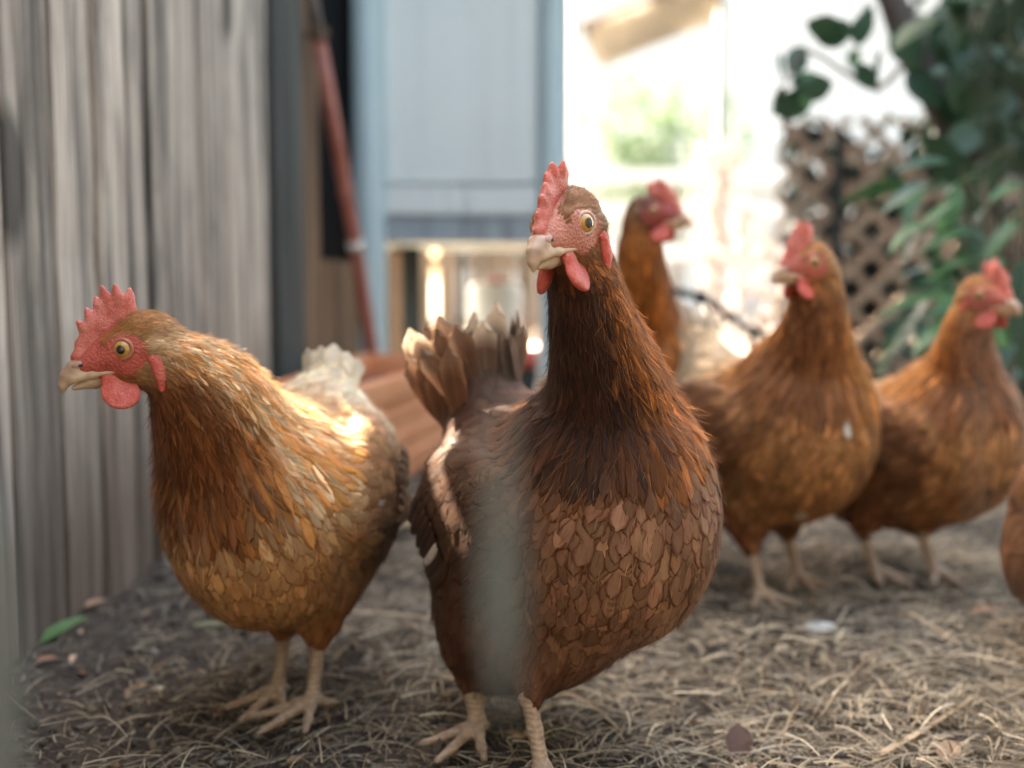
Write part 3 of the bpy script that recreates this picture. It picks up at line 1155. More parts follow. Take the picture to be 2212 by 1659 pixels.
for i in range(130):
    px = 1960 + r8.random() * 290
    py = 380 + r8.random() * 460
    if px < 2060 - (py - 380) * .1 and r8.random() < .6:
        continue
    d = 1.95 + r8.random() * .45
    a = rel(P(px, py, d), shrub)
    add_leaf(LM3 if r8.random() < .65 else LM2, a, (r8.normal(-.5, .5), r8.normal(-.2, .6), r8.normal(-.25, .4)), shrub, roll=r8.normal(0, .6), s=r8.uniform(.6, 1.0))

# low leaves coloured dark to stand for the shadow under the shrub
low = empty('low_shadow_leaves', P(2000, 830, 2.9).xy.to_3d(), 0)
low.location.z = 0
tag(low, 'low leaves coloured dark for the shadow at the foot of the lattice', 'plants')
pts, dirs = [], []
for i in range(1500):
    p = (r8.uniform(.62, 1.9), r8.uniform(2.5, 3.25), 0)
    z = abs(r8.normal(0, .07)) + .02 * math.sin(p[0] * 8)
    pts.append(rel((p[0], p[1], z), low))
    dirs.append((r8.normal(), r8.normal(), r8.normal() * .5 + .2))
lo_o = leaf_cloud('low_leaves', pts, dirs, .06, .028, MAT_FARLEAF, low, (.022, .030, .026), r8, .4)
tag(lo_o, kind='stuff')

# black twisted branch lying behind the hens
br = empty('black_branch', (cx(1570, 2.15), 2.15, 0), 0)
tag(br, 'thin black crooked branch sloping down behind the golden hen', 'branch')
bc = [P(1430, 618, 2.2), P(1475, 632, 2.18), P(1520, 645, 2.16), P(1560, 672, 2.15), P(1620, 712, 2.12), P(1680, 738, 2.10), P(1760, 800, 2.05)]
end = Vector((bc[-1].x + .12, 2.0, .0))
pp_ = smooth_pts([tuple(rel(v, br)) for v in bc + [end]], 30)
tube('branch_stem', pp_, [.007 + .0022 * math.sin(i * 1.9) + .0012 * math.sin(i * 4.1) + .005 * math.exp(-((i - 8) / 1.6) ** 2) for i in range(30)], MAT_BLACKBRANCH, br, 8)
tube('side_twig', [rel(bc[4], br), rel(P(1640, 800, 2.12), br), rel(P(1650, 860, 2.12), br)], [.005, .004, .003], MAT_BLACKBRANCH, br, 6)
tube('side_twig', [rel(bc[0], br), rel(P(1380, 600, 2.22), br), Vector((rel(bc[0], br).x - .22, .12, -.0))], [.006, .005, .005], MAT_BLACKBRANCH, br, 6)

# ------------------------------------------------------------------ straw, litter, leaves on the ground
r9 = np.random.default_rng(9)


def view_ok(x, y, m=1.15):
    return np.abs(x) < y * .4424 * m + .08


def straw(name, n, ylo, yhi, lmin, lmax, w, colf, hmax, dens_f, power=1.6):
    out = []
    y = ylo + (yhi - ylo) * r9.random(n * 3) ** power
    x = (r9.random(n * 3) * 2 - 1) * (y * .52 + .10)
    k = (r9.random(n * 3) < dens_f(x, y)) & (x > fx(y) + .01)
    x, y = x[k][:n], y[k][:n]
    n = len(x)
    L = r9.uniform(lmin, lmax, n)
    a = r9.uniform(0, 2 * math.pi, n)
    tilt = np.abs(r9.normal(0, .22, n))
    bend = r9.normal(0, .20, n)
    bz_ = r9.normal(0, .25, n)
    S = 6
    VV = np.empty((n, S, 2, 3))
    ww = w * r9.uniform(.5, 1.5, n)
    z0 = ground_h(x, y) + r9.random(n) ** 1.5 * hmax
    cxp, cyp, czp = x.copy(), y.copy(), z0.copy()
    for i in range(S):
        t = i / (S - 1)
        aa = a + bend * (t - .5)
        sx, sy = -np.sin(aa), np.cos(aa)
        hw_ = ww * .5 * (1 - .5 * t)
        lift = np.sin(t * math.pi) * L * (tilt * .35)
        VV[:, i, 0] = np.stack([cxp + sx * hw_, cyp + sy * hw_, czp + lift + hw_ * .8], 1)
        VV[:, i, 1] = np.stack([cxp - sx * hw_, cyp - sy * hw_, czp + lift - hw_ * .4], 1)
        cxp = cxp + np.cos(aa) * L / (S - 1)
        cyp = cyp + np.sin(aa) * L / (S - 1)
        czp = np.maximum(czp + tilt * bz_ * L / (S - 1), ground_h(cxp, cyp) + .001)
    V = VV.reshape(-1, 3)
    q = np.array([[i * 2, i * 2 + 1, i * 2 + 3, i * 2 + 2] for i in range(S - 1)])
    F = (q[None] + (np.arange(n) * S * 2)[:, None, None]).reshape(-1, 4)
    C = np.repeat(colf(x, y, n), S * 2, 0)
    o = np_mesh(name, V, F, MAT_STRAW, None, True, dict(Col=('FLOAT_COLOR', C)))
    tag(o, kind='stuff')
    return o


def dens_straw(x, y):
    # bare soil at the left front, straw to the right and behind
    patch = .5 + .5 * np.sin(x * 6.3 + 1.7 * np.sin(y * 5.1)) * np.sin(y * 7.7 + 1.1)
    left = 1 / (1 + np.exp(-(x + .22 + (y - 1) * .2) * 14))
    return np.clip((.03 + .97 * left) * (.30 + .70 * patch), 0, 1)


def col_straw(x, y, n):
    base = np.array([[.36, .28, .18], [.25, .20, .135], [.17, .135, .095], [.46, .39, .28], [.11, .085, .062], [.24, .22, .18]])
    c = base[r9.choice(6, n, p=[.26, .26, .16, .10, .12, .10])]
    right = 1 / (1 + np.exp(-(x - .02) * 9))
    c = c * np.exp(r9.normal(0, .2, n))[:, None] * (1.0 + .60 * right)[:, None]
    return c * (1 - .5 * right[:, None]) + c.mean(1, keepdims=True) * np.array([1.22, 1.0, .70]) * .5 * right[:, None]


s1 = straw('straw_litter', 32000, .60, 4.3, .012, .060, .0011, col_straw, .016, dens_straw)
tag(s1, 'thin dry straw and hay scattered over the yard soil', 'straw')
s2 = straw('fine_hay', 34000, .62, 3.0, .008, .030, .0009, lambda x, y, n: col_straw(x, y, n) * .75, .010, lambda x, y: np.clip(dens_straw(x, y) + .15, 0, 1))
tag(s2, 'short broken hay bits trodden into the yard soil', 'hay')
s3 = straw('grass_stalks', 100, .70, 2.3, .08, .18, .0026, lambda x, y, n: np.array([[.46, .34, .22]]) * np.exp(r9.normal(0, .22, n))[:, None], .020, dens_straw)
tag(s3, 'long tan dry grass stalks lying across the yard', 'stalks')
# sparse hay further back where the ground is bare
# dead leaf scraps
nf = 900
y = .6 + 2.4 * r9.random(nf) ** 1.5
x = (r9.random(nf) * 2 - 1) * (y * .5 + .08)
kk = x > fx(y) + .02
x, y = x[kk], y[kk]
pts = [(a, b, float(ground_h(a, b)) + .004 + r9.random() * .008) for a, b in zip(x, y)]
dirs = [(r9.normal(), r9.normal(), r9.normal() * .25) for _ in pts]
o = leaf_cloud('leaf_scraps', pts, dirs, .013, .006, MAT_DRYLEAF, None, (.22, .15, .095), r9, .5)
tag(o, 'small brown dead leaf scraps mixed into the straw', 'leaf scraps', kind='stuff')
# soil crumbs, wood chips, grit
n = 9000
y = .6 + 3.2 * r9.random(n) ** 1.5
x = (r9.random(n) * 2 - 1) * (y * .5 + .08)
kk = x > fx(y) + .01
x, y = x[kk], y[kk]
n = len(x)
cube = np.array([[1, 0, 0], [-1, 0, 0], [0, 1, 0], [0, -1, 0], [0, 0, 1], [0, 0, -1]], float)
cf = np.array([[0, 2, 4], [2, 1, 4], [1, 3, 4], [3, 0, 4], [2, 0, 5], [1, 2, 5], [3, 1, 5], [0, 3, 5]])
s = np.exp(r9.normal(math.log(.0026), .5, n))
s = np.minimum(s, .009)
VV = cube[None] * (s[:, None, None] * r9.uniform(.5, 1.5, (n, 6, 1))) * np.array([1, 1, .6])
VV = VV + r9.normal(0, .15, VV.shape) * s[:, None, None]
VV[:, :, 0] += x[:, None]
VV[:, :, 1] += y[:, None]
VV[:, :, 2] += (ground_h(x, y) + s * .3)[:, None]
F = (cf[None] + (np.arange(n) * 6)[:, None, None]).reshape(-1, 3)
pc = np.array([[.055, .045, .038], [.09, .07, .055], [.03, .026, .024], [.24, .19, .14], [.42, .38, .33], [.20, .11, .065]])
C = np.repeat(pc[r9.choice(6, n, p=[.30, .22, .18, .16, .06, .08])] * np.exp(r9.normal(0, .2, n))[:, None], 6, 0)
o = np_mesh('soil_crumbs', VV.reshape(-1, 3), F, MAT_DEBRIS, None, False, dict(Col=('FLOAT_COLOR', C)))
tag(o, 'small soil crumbs, grit and wood chips on the yard', 'crumbs', kind='stuff')

# single leaves on the ground
greenm = m_plain('green_fallen_leaf', (.075, .165, .050), (.12, .22, .075), 30, .5, .2, transl=.2)


def ground_leaf(name, label, px, py, d, ang, L, W, col, mat=None, tilt=.2, cat='leaf', group=None):
    V, F = leaf_v(L, W, fold=.35, curl=.12, n=8)
    V = V - np.array([L / 2, 0, 0])
    g = P(px, py, d)
    # slide along the sight line to the soil
    base = Vector((0, 0, CAM_H))
    dr = (g - base)
    t = (0.006 - CAM_H) / dr.z
    g = base + dr * t
    o = np_mesh(name, V, F, mat or MAT_DRYLEAF, None, True, dict(Col=('FLOAT_COLOR', np.repeat(np.array([col]), len(V), 0))))
    o.location = (g.x, g.y, float(ground_h(np.array(g.x), np.array(g.y))) + L * .5 * abs(math.sin(tilt)) + .004)
    o.rotation_euler = (.1, -tilt, R(ang))
    tag(o, label, cat, group)
    return o


ground_leaf('fallen_leaf', 'green fallen leaf on the soil at the foot of the fence', 136, 1352, 1.2, 58, .062, .020, (.1, .2, .06), greenm, tilt=.35)
ground_leaf('fallen_leaf', 'dark brown curled dead leaf in the straw at bottom right', 1597, 1585, .9, 80, .040, .022, (.075, .032, .02), tilt=.6)
ground_leaf('fallen_leaf', 'orange brown dead leaf near the rightmost hen feet', 2135, 1312, 1.3, 10, .040, .018, (.36, .19, .10))
ground_leaf('fallen_leaf', 'long tan dead leaf on the straw right of the planter end', 890, 1135, 1.9, 20, .075, .028, (.40, .30, .17), tilt=.1)
ground_leaf('fallen_leaf', 'thin olive dead leaf on bare soil left of the left hen legs', 470, 1345, 1.2, 10, .055, .013, (.22, .22, .12), tilt=.1)
ground_leaf('fallen_leaf', 'small tan leaf scrap at the foot of the fence boards', 205, 1300, 1.25, 40, .026, .014, (.45, .26, .16), tilt=.3)
ground_leaf('fallen_leaf', 'tan dead leaf in the straw at the bottom right corner', 2050, 1600, .9, 60, .034, .018, (.36, .24, .15), tilt=.3)
ground_leaf('fallen_leaf', 'small rusty leaf scrap on the soil by the left edge', 100, 1418, 1.1, 15, .022, .012, (.36, .18, .10))
for i, (px, py, lab, c) in enumerate([(1770, 1352, 'white dropping with grey streak on the straw below the golden hen', (.62, .62, .60)), (380, 1200, 'white pebble by the fence behind the left hen', (.66, .64, .60)),
                                      (340, 1462, 'small pale stone on the dark soil below the left hen', (.50, .42, .30)), (1690, 1385, 'cream stone chip in the straw right of the middle hen', (.62, .52, .38))]):
    bm = bmesh.new()
    bmesh.ops.create_icosphere(bm, subdivisions=3, radius=1)
    s_ = (.017, .012, .016, .006, .009, .006)[i] if i < 4 else .01
    s_ = (.013, .011, .005, .005)[i]
    for v in bm.verts:
        q = v.co.copy()
        f = 1 + .18 * math.sin(q.x * 3 + i) * math.cos(q.y * 4) + .10 * math.sin(q.z * 7 + q.x * 5)
        v.co = Vector((q.x * s_ * 1.3 * f, q.y * s_ * f, q.z * s_ * .55 * f))
    g = P(px, py, 1)
    dr = g - Vector((0, 0, CAM_H))
    g = Vector((0, 0, CAM_H)) + dr * ((.004 - CAM_H) / dr.z)
    o = bm_obj('stone' if i else 'dropping', bm, m_plain('pale_stone_%s' % 'abcd'[i], c, tuple(x * .7 for x in c), 60, .7, .3), None, True, loc=(g.x, g.y, float(ground_h(np.array(g.x), np.array(g.y))) + s_ * .35))
    tag(o, lab, 'stone' if i else 'dropping')

# ------------------------------------------------------------------ things hanging close to the lens, far out of focus
st = empty('hanging_strap', P(1075, 1560, .20), 0)
tag(st, 'blurred grey green strap hanging close in front of the middle hen', 'strap')
pts = [(1088, 1440, 27), (1086, 1370, 39), (1085, 1250, 41), (1085, 1120, 30), (1083, 1000, 17), (1080, 900, 10), (1075, 800, 5), (1070, 600, 2.2), (1062, 0, 2), (1060, -300, 2)]
V, F = [], []
sd_ = .20
cpts = [rel(P(a, b, sd_), st) for a, b, _ in pts]
rads = [w / 2500 * sd_ for _, _, w in pts]
tip = [rel(P(1090, 1550, sd_), st), rel(P(1090, 1520, sd_), st)]
cpts = tip + cpts
rads = [.0003, rads[0] * .40] + rads
for i, (p, r_) in enumerate(zip(cpts, rads)):
    for kx in range(10):
        a = 2 * math.pi * kx / 10
        V.append(p + Vector((math.cos(a) * r_, math.sin(a) * min(r_, .0016), 0)))
for i in range(len(cpts) - 1):
    for kx in range(10):
        F.append([i * 10 + kx, i * 10 + (kx + 1) % 10, (i + 1) * 10 + (kx + 1) % 10, (i + 1) * 10 + kx])
F.append(list(range(10)))
F.append([(len(cpts) - 1) * 10 + kx for kx in range(10)][::-1])
np_mesh('strap_band', V, F, MAT_STRAP, st)

wn_ = empty('wire_netting', P(2120, 800, .30), 0)
tag(wn_, 'blurred thin vertical fence wires close to the lens at the right', 'wire netting')
for i, (a, b) in enumerate([(2112, 2098), (2150, 2128), (2205, 2195)]):
    pts = [rel(P(a + (b - a) * t_ + 4 * math.sin(t_ * 9 + i), -120 + 1900 * t_, .30), wn_) for t_ in [j / 14 for j in range(15)]]
    tube('wire', pts, .00030, MAT_STRAP, wn_, 6)
wp = empty('wire_post', P(10, 1500, .24), 0)
tag(wp, 'blurred grey stake close to the lens at the lower left edge', 'stake')
V = [rel(P(-30, 1020, .24), wp), rel(P(-8, 1200, .24), wp), rel(P(-2, 1400, .24), wp), rel(P(-2, 1600, .24), wp)]
e_ = V[-1] + (V[-1] - V[-2]).normalized() * .3
e_ = Vector((V[-1].x, V[-1].y, -wp.location.z - .02))
tube('stake_body', V + [e_], [.0011, .0028, .0044, .0047, .0047], MAT_STRAP, wp, 12)

# unseen board screens added behind the camera and at the right to block low sky
rw_ = random.Random(12)
for nm, lab, x0, y0, x1, y1 in (('sky_screen', 'tall dark grey board screen added behind the viewpoint to block low sky', -1.6, -.7, 2.3, -.7), ('sky_screen', 'tall dark grey board screen added beyond the right edge to block low sky', 2.0, -.7, 2.0, 1.9)):
    bf_ = empty(nm, ((x0 + x1) / 2, (y0 + y1) / 2, 0), math.atan2(y1 - y0, x1 - x0))
    tag(bf_, lab, 'fence')
    Lf = math.hypot(x1 - x0, y1 - y0)
    n_ = int(Lf / .145)
    for i in range(n_):
        o = bm_obj('board', box_bm(.142, .02, 2.3 + rw_.uniform(-.02, .02), .002), MAT_POST, bf_)
        o.location = (-Lf / 2 + (i + .5) * Lf / n_, 0, -.01)


# ------------------------------------------------------------------ smooth-union bodies (one continuous surface per animal)
def cone(a, b, ra, rb, k=0.02, **kw):
    d = dict(t='c', a=np.array(a, float), b=np.array(b, float), ra=ra, rb=rb, k=k)
    d.update(kw)
    return d


def ell(c, r, axes=None, k=0.03, **kw):
    d = dict(t='e', c=np.array(c, float), r=np.array(r, float), A=np.eye(3) if axes is None else np.array(axes, float), k=k)
    d.update(kw)
    return d


def prim_d(p, X):
    if p['t'] == 'c':
        ba = p['b'] - p['a']
        pa = X - p['a'].astype(X.dtype)
        h = np.clip(pa @ ba.astype(X.dtype) / max(ba @ ba, 1e-12), 0, 1)
        q = pa - h[:, None] * ba.astype(X.dtype)
        return np.sqrt((q * q).sum(1)) - (p['ra'] + (p['rb'] - p['ra']) * h)
    q = (X - p['c'].astype(X.dtype)) @ p['A'].T.astype(X.dtype)
    k0 = np.sqrt(((q / p['r'].astype(X.dtype)) ** 2).sum(1))
    k1 = np.sqrt(((q / (p['r'] ** 2).astype(X.dtype)) ** 2).sum(1))
    return k0 * (k0 - 1.0) / np.maximum(k1, 1e-6)


def sdf(prims, X, each=False):
    X = X.astype(np.float32)
    d = None
    al = []
    for p in prims:
        e = prim_d(p, X)
        if each:
            al.append(e)
        if d is None:
            d = e
        else:
            k = p['k']
            h = np.maximum(k - np.abs(d - e), 0) / k
            d = np.minimum(d, e) - h * h * k * 0.25
    return (d, np.array(al)) if each else d


def sdf_grad(prims, X, e=0.0008):
    G = np.zeros((len(X), 3))
    for k in ((1, -1, -1), (-1, -1, 1), (-1, 1, -1), (1, 1, 1)):
        k = np.array(k, float)
        G += k * sdf(prims, X + k * e)[:, None]
    L = np.sqrt((G * G).sum(1, keepdims=True))
    return G / np.maximum(L, 1e-9)


def surface_net(prims, vox):
    lo = np.full(3, 1e9)
    hi = -lo
    for p in prims:
        if p['t'] == 'c':
            for q, r in ((p['a'], p['ra']), (p['b'], p['rb'])):
                lo = np.minimum(lo, q - r)
                hi = np.maximum(hi, q + r)
        else:
            r = p['r'].max()
            lo = np.minimum(lo, p['c'] - r)
            hi = np.maximum(hi, p['c'] + r)
    lo -= 4 * vox
    hi += 4 * vox
    n = (np.ceil((hi - lo) / (4 * vox)).astype(int))
    # coarse pass
    cx = [lo[i] + (np.arange(n[i]) + 0.5) * 4 * vox - 0.5 * vox for i in range(3)]
    G = np.stack(np.meshgrid(*cx, indexing='ij'), -1).reshape(-1, 3)
    Dc = sdf(prims, G).reshape(n)
    D = np.repeat(np.repeat(np.repeat(Dc, 4, 0), 4, 1), 4, 2)
    m = np.abs(D) < vox * 7.5
    idx = np.argwhere(m)
    D[m] = sdf(prims, lo + idx * vox)
    D = np.where(D == 0, 1e-7, D)
    S = D < 0
    c8 = sum(S[i:i + S.shape[0] - 1, j:j + S.shape[1] - 1, k:k + S.shape[2] - 1].astype(np.int8)
             for i in (0, 1) for j in (0, 1) for k in (0, 1))
    act = (c8 > 0) & (c8 < 8)
    ci = np.argwhere(act)
    ids = -np.ones(act.shape, dtype=np.int64)
    ids[act] = np.arange(len(ci))
    acc = np.zeros((len(ci), 3))
    cnt = np.zeros(len(ci))
    corners = [(i, j, k) for i in (0, 1) for j in (0, 1) for k in (0, 1)]
    for a in corners:
        for ax in range(3):
            if a[ax]:
                continue
            b = list(a)
            b[ax] = 1
            da = D[ci[:, 0] + a[0], ci[:, 1] + a[1], ci[:, 2] + a[2]]
            db = D[ci[:, 0] + b[0], ci[:, 1] + b[1], ci[:, 2] + b[2]]
            x = (da < 0) != (db < 0)
            t = np.where(x, da / np.where(x, da - db, 1), 0)
            pos = np.array(a, float)[None, :].repeat(len(ci), 0)
            pos[:, ax] += t
            acc[x] += pos[x]
            cnt[x] += 1
    V = lo + (ci + acc / cnt[:, None]) * vox
    F = []
    for ax in range(3):
        u, v = (ax + 1) % 3, (ax + 2) % 3
        sa = [slice(None)] * 3
        sb = [slice(None)] * 3
        sa[ax] = slice(0, -1)
        sb[ax] = slice(1, None)
        A, B = S[tuple(sa)], S[tuple(sb)]
        for flip, M in ((0, A & ~B), (1, ~A & B)):
            e = np.argwhere(M)
            if not len(e):
                continue
            qs = []
            for (du, dv) in ((0, 0), (-1, 0), (-1, -1), (0, -1)):
                c = e.copy()
                c[:, u] += du
                c[:, v] += dv
                qs.append(ids[c[:, 0], c[:, 1], c[:, 2]])
            q = np.stack(qs, 1)
            if flip:
                q = q[:, ::-1]
            F.append(q)
    F = np.concatenate(F)
    F = F[(F >= 0).all(1)]
    g = sdf_grad(prims, V)
    V = V - g * np.clip(sdf(prims, V), -vox, vox)[:, None]
    return V, F.astype(np.int32)


def blend_fields(prims, X, names, sig=0.006):
    d, al = sdf(prims, X, each=True)
    w = np.exp(-(al - al.min(0)) / sig)
    w /= w.sum(0)
    out = []
    for nm, width in names:
        arr = np.array([np.broadcast_to(np.asarray(p.get(nm, 0.0), float), (width,)) for p in prims])
        out.append((w.T @ arr))
    return out


# ------------------------------------------------------------------ feathers
def feather_mesh(prims, X, flow, N, L, W, lift0, lift1, ca, cb, rr, nl=6, nw=4, conform=True, cup=0.0012, tipround=0.75, ragged=0.12):
    """one small vane per row of X, laid along flow, following the skin of the prims"""
    n = len(X)
    T = flow - (flow * N).sum(1, keepdims=True) * N
    T /= np.maximum(np.linalg.norm(T, axis=1, keepdims=True), 1e-6)
    B = np.cross(N, T)
    an = rr.normal(0, 0.12, n)[:, None]
    T2 = T * np.cos(an) + B * np.sin(an)
    B = np.cross(N, T2)
    T = T2
    vs = np.array([0, .30, .55, .75, .88, .96, 1.0]) if nl == 6 else (np.concatenate([np.linspace(0, .78, 9), [.87, .93, .975, 1.0]]) if nl == 12 else np.linspace(0, 1, nl + 1))
    us = np.linspace(-1, 1, nw + 1)
    # outline: half width along v, round at the tip
    wv = np.where(vs < 0.15, 0.35 + vs / 0.15 * 0.35, 0.7 + 0.3 * np.sin(np.clip((vs - 0.15) / 0.45, 0, 1) * math.pi / 2))
    tp = np.clip((vs - tipround) / (1 - tipround + 1e-6), 0, 1)
    wv = wv * np.sqrt(np.clip(1 - tp ** 2, 0.05, 1))
    VV = np.empty((n, nl + 1, nw + 1, 3))
    LF = np.empty((n, nl + 1, nw + 1))
    side = rr.normal(0, 0.10, n)
    for i, v in enumerate(vs):
        for j, u in enumerate(us):
            rag = rr.normal(0, ragged, n) * ((1.0 if abs(u) > 0.9 else 0.6) if (abs(u) > 0.9 or i == nl) and i > 1 else 0.0)
            # the tip row bows forwards in the middle
            vv = v - (0.10 * u * u * v)
            along = L * (vv + rag * 0.10)
            across = W * 0.5 * wv[i] * u * (1 + rag * 0.4) + side * L * v * v * 0.25
            VV[:, i, j] = X + T * along[:, None] + B * across[:, None]
            LF[:, i, j] = lift0 + (lift1 - lift0) * v ** 0.8 - cup * u * u * (0.3 + v)
    VV = VV.reshape(-1, 3)
    LF = LF.reshape(-1)
    if conform:
        for it in range(2):
            g = sdf_grad(prims, VV, 0.002)
            VV = VV - g * np.clip(sdf(prims, VV) - LF, -0.03, 0.03)[:, None]
    else:
        VV = VV + np.repeat(N, (nl + 1) * (nw + 1), 0) * LF[:, None]
    q = []
    for i in range(nl):
        for j in range(nw):
            a = i * (nw + 1) + j
            q.append((a, a + 1, a + nw + 2, a + nw + 1))
    q = np.array(q)
    npv = (nl + 1) * (nw + 1)
    F = (q[None] + (np.arange(n) * npv)[:, None, None]).reshape(-1, 4)
    U = np.stack(np.meshgrid(vs, us, indexing='ij'), -1)[..., ::-1].reshape(-1, 2)
    UV = np.tile(np.stack([U[:, 0] * 0.5 + 0.5, U[:, 1]], 1), (n, 1))
    return VV, F, UV, np.repeat(ca, npv, 0), np.repeat(cb, npv, 0)


def scatter(prims, V, F, rr, tries, dens=1.0, lmax=1.0):
    """dart throwing over the skin; spacing follows the local feather size"""
    P0, P1, P2 = V[F[:, 0]], V[F[:, 1]], V[F[:, 2]]
    ar = np.linalg.norm(np.cross(P1 - P0, V[F[:, 3]] - P0), axis=1)
    pr = ar / ar.sum()
    fi = rr.choice(len(F), tries, p=pr)
    a, b = rr.random(tries)[:, None], rr.random(tries)[:, None]
    X = (P0[fi] * (1 - a) + P1[fi] * a) * (1 - b) + (V[F[:, 3]][fi] * (1 - a) + P2[fi] * a) * b
    fl, fw, ft = blend_fields(prims, X, [('fl', 1), ('fw', 1), ('feath', 1)])
    ok = ft[:, 0] > 0.5
    X, fl, fw = X[ok], fl[ok, 0], fw[ok, 0]
    rad = np.minimum(fw * 0.50, fl * 0.24) / math.sqrt(dens)
    cell = 0.012
    grid = {}
    keep = []
    Xl = X.tolist()
    key = np.floor(X / cell).astype(int).tolist()
    radl = rad.tolist()
    for i in range(len(Xl)):
        x, y, z = Xl[i]
        kx, ky, kz = key[i]
        r2 = radl[i] ** 2
        good = True
        for dx in (-1, 0, 1):
            for dy in (-1, 0, 1):
                for dz in (-1, 0, 1):
                    for (qx, qy, qz) in grid.get((kx + dx, ky + dy, kz + dz), ()):
                        if (qx - x) ** 2 + (qy - y) ** 2 + (qz - z) ** 2 < r2:
                            good = False
                            break
                    if not good:
                        break
                if not good:
                    break
            if not good:
                break
        if good:
            keep.append(i)
            grid.setdefault((kx, ky, kz), []).append((x, y, z))
    return X[keep]


def bez(p0, p1, p2, p3, n):
    out = []
    for i in range(n):
        t = i / (n - 1)
        out.append((1 - t) ** 3 * p0 + 3 * (1 - t) ** 2 * t * p1 + 3 * (1 - t) * t * t * p2 + t ** 3 * p3)
    return out


def head_frame(yaw, pitch, roll):
    """rows: forward, left, up"""
    M = Matrix.Rotation(yaw, 3, 'Z') @ Matrix.Rotation(pitch, 3, 'Y') @ Matrix.Rotation(roll, 3, 'X')
    A = np.array(M)
    return A[:, 0].copy(), A[:, 1].copy(), A[:, 2].copy()


RED = (0.52, 0.12, 0.075)


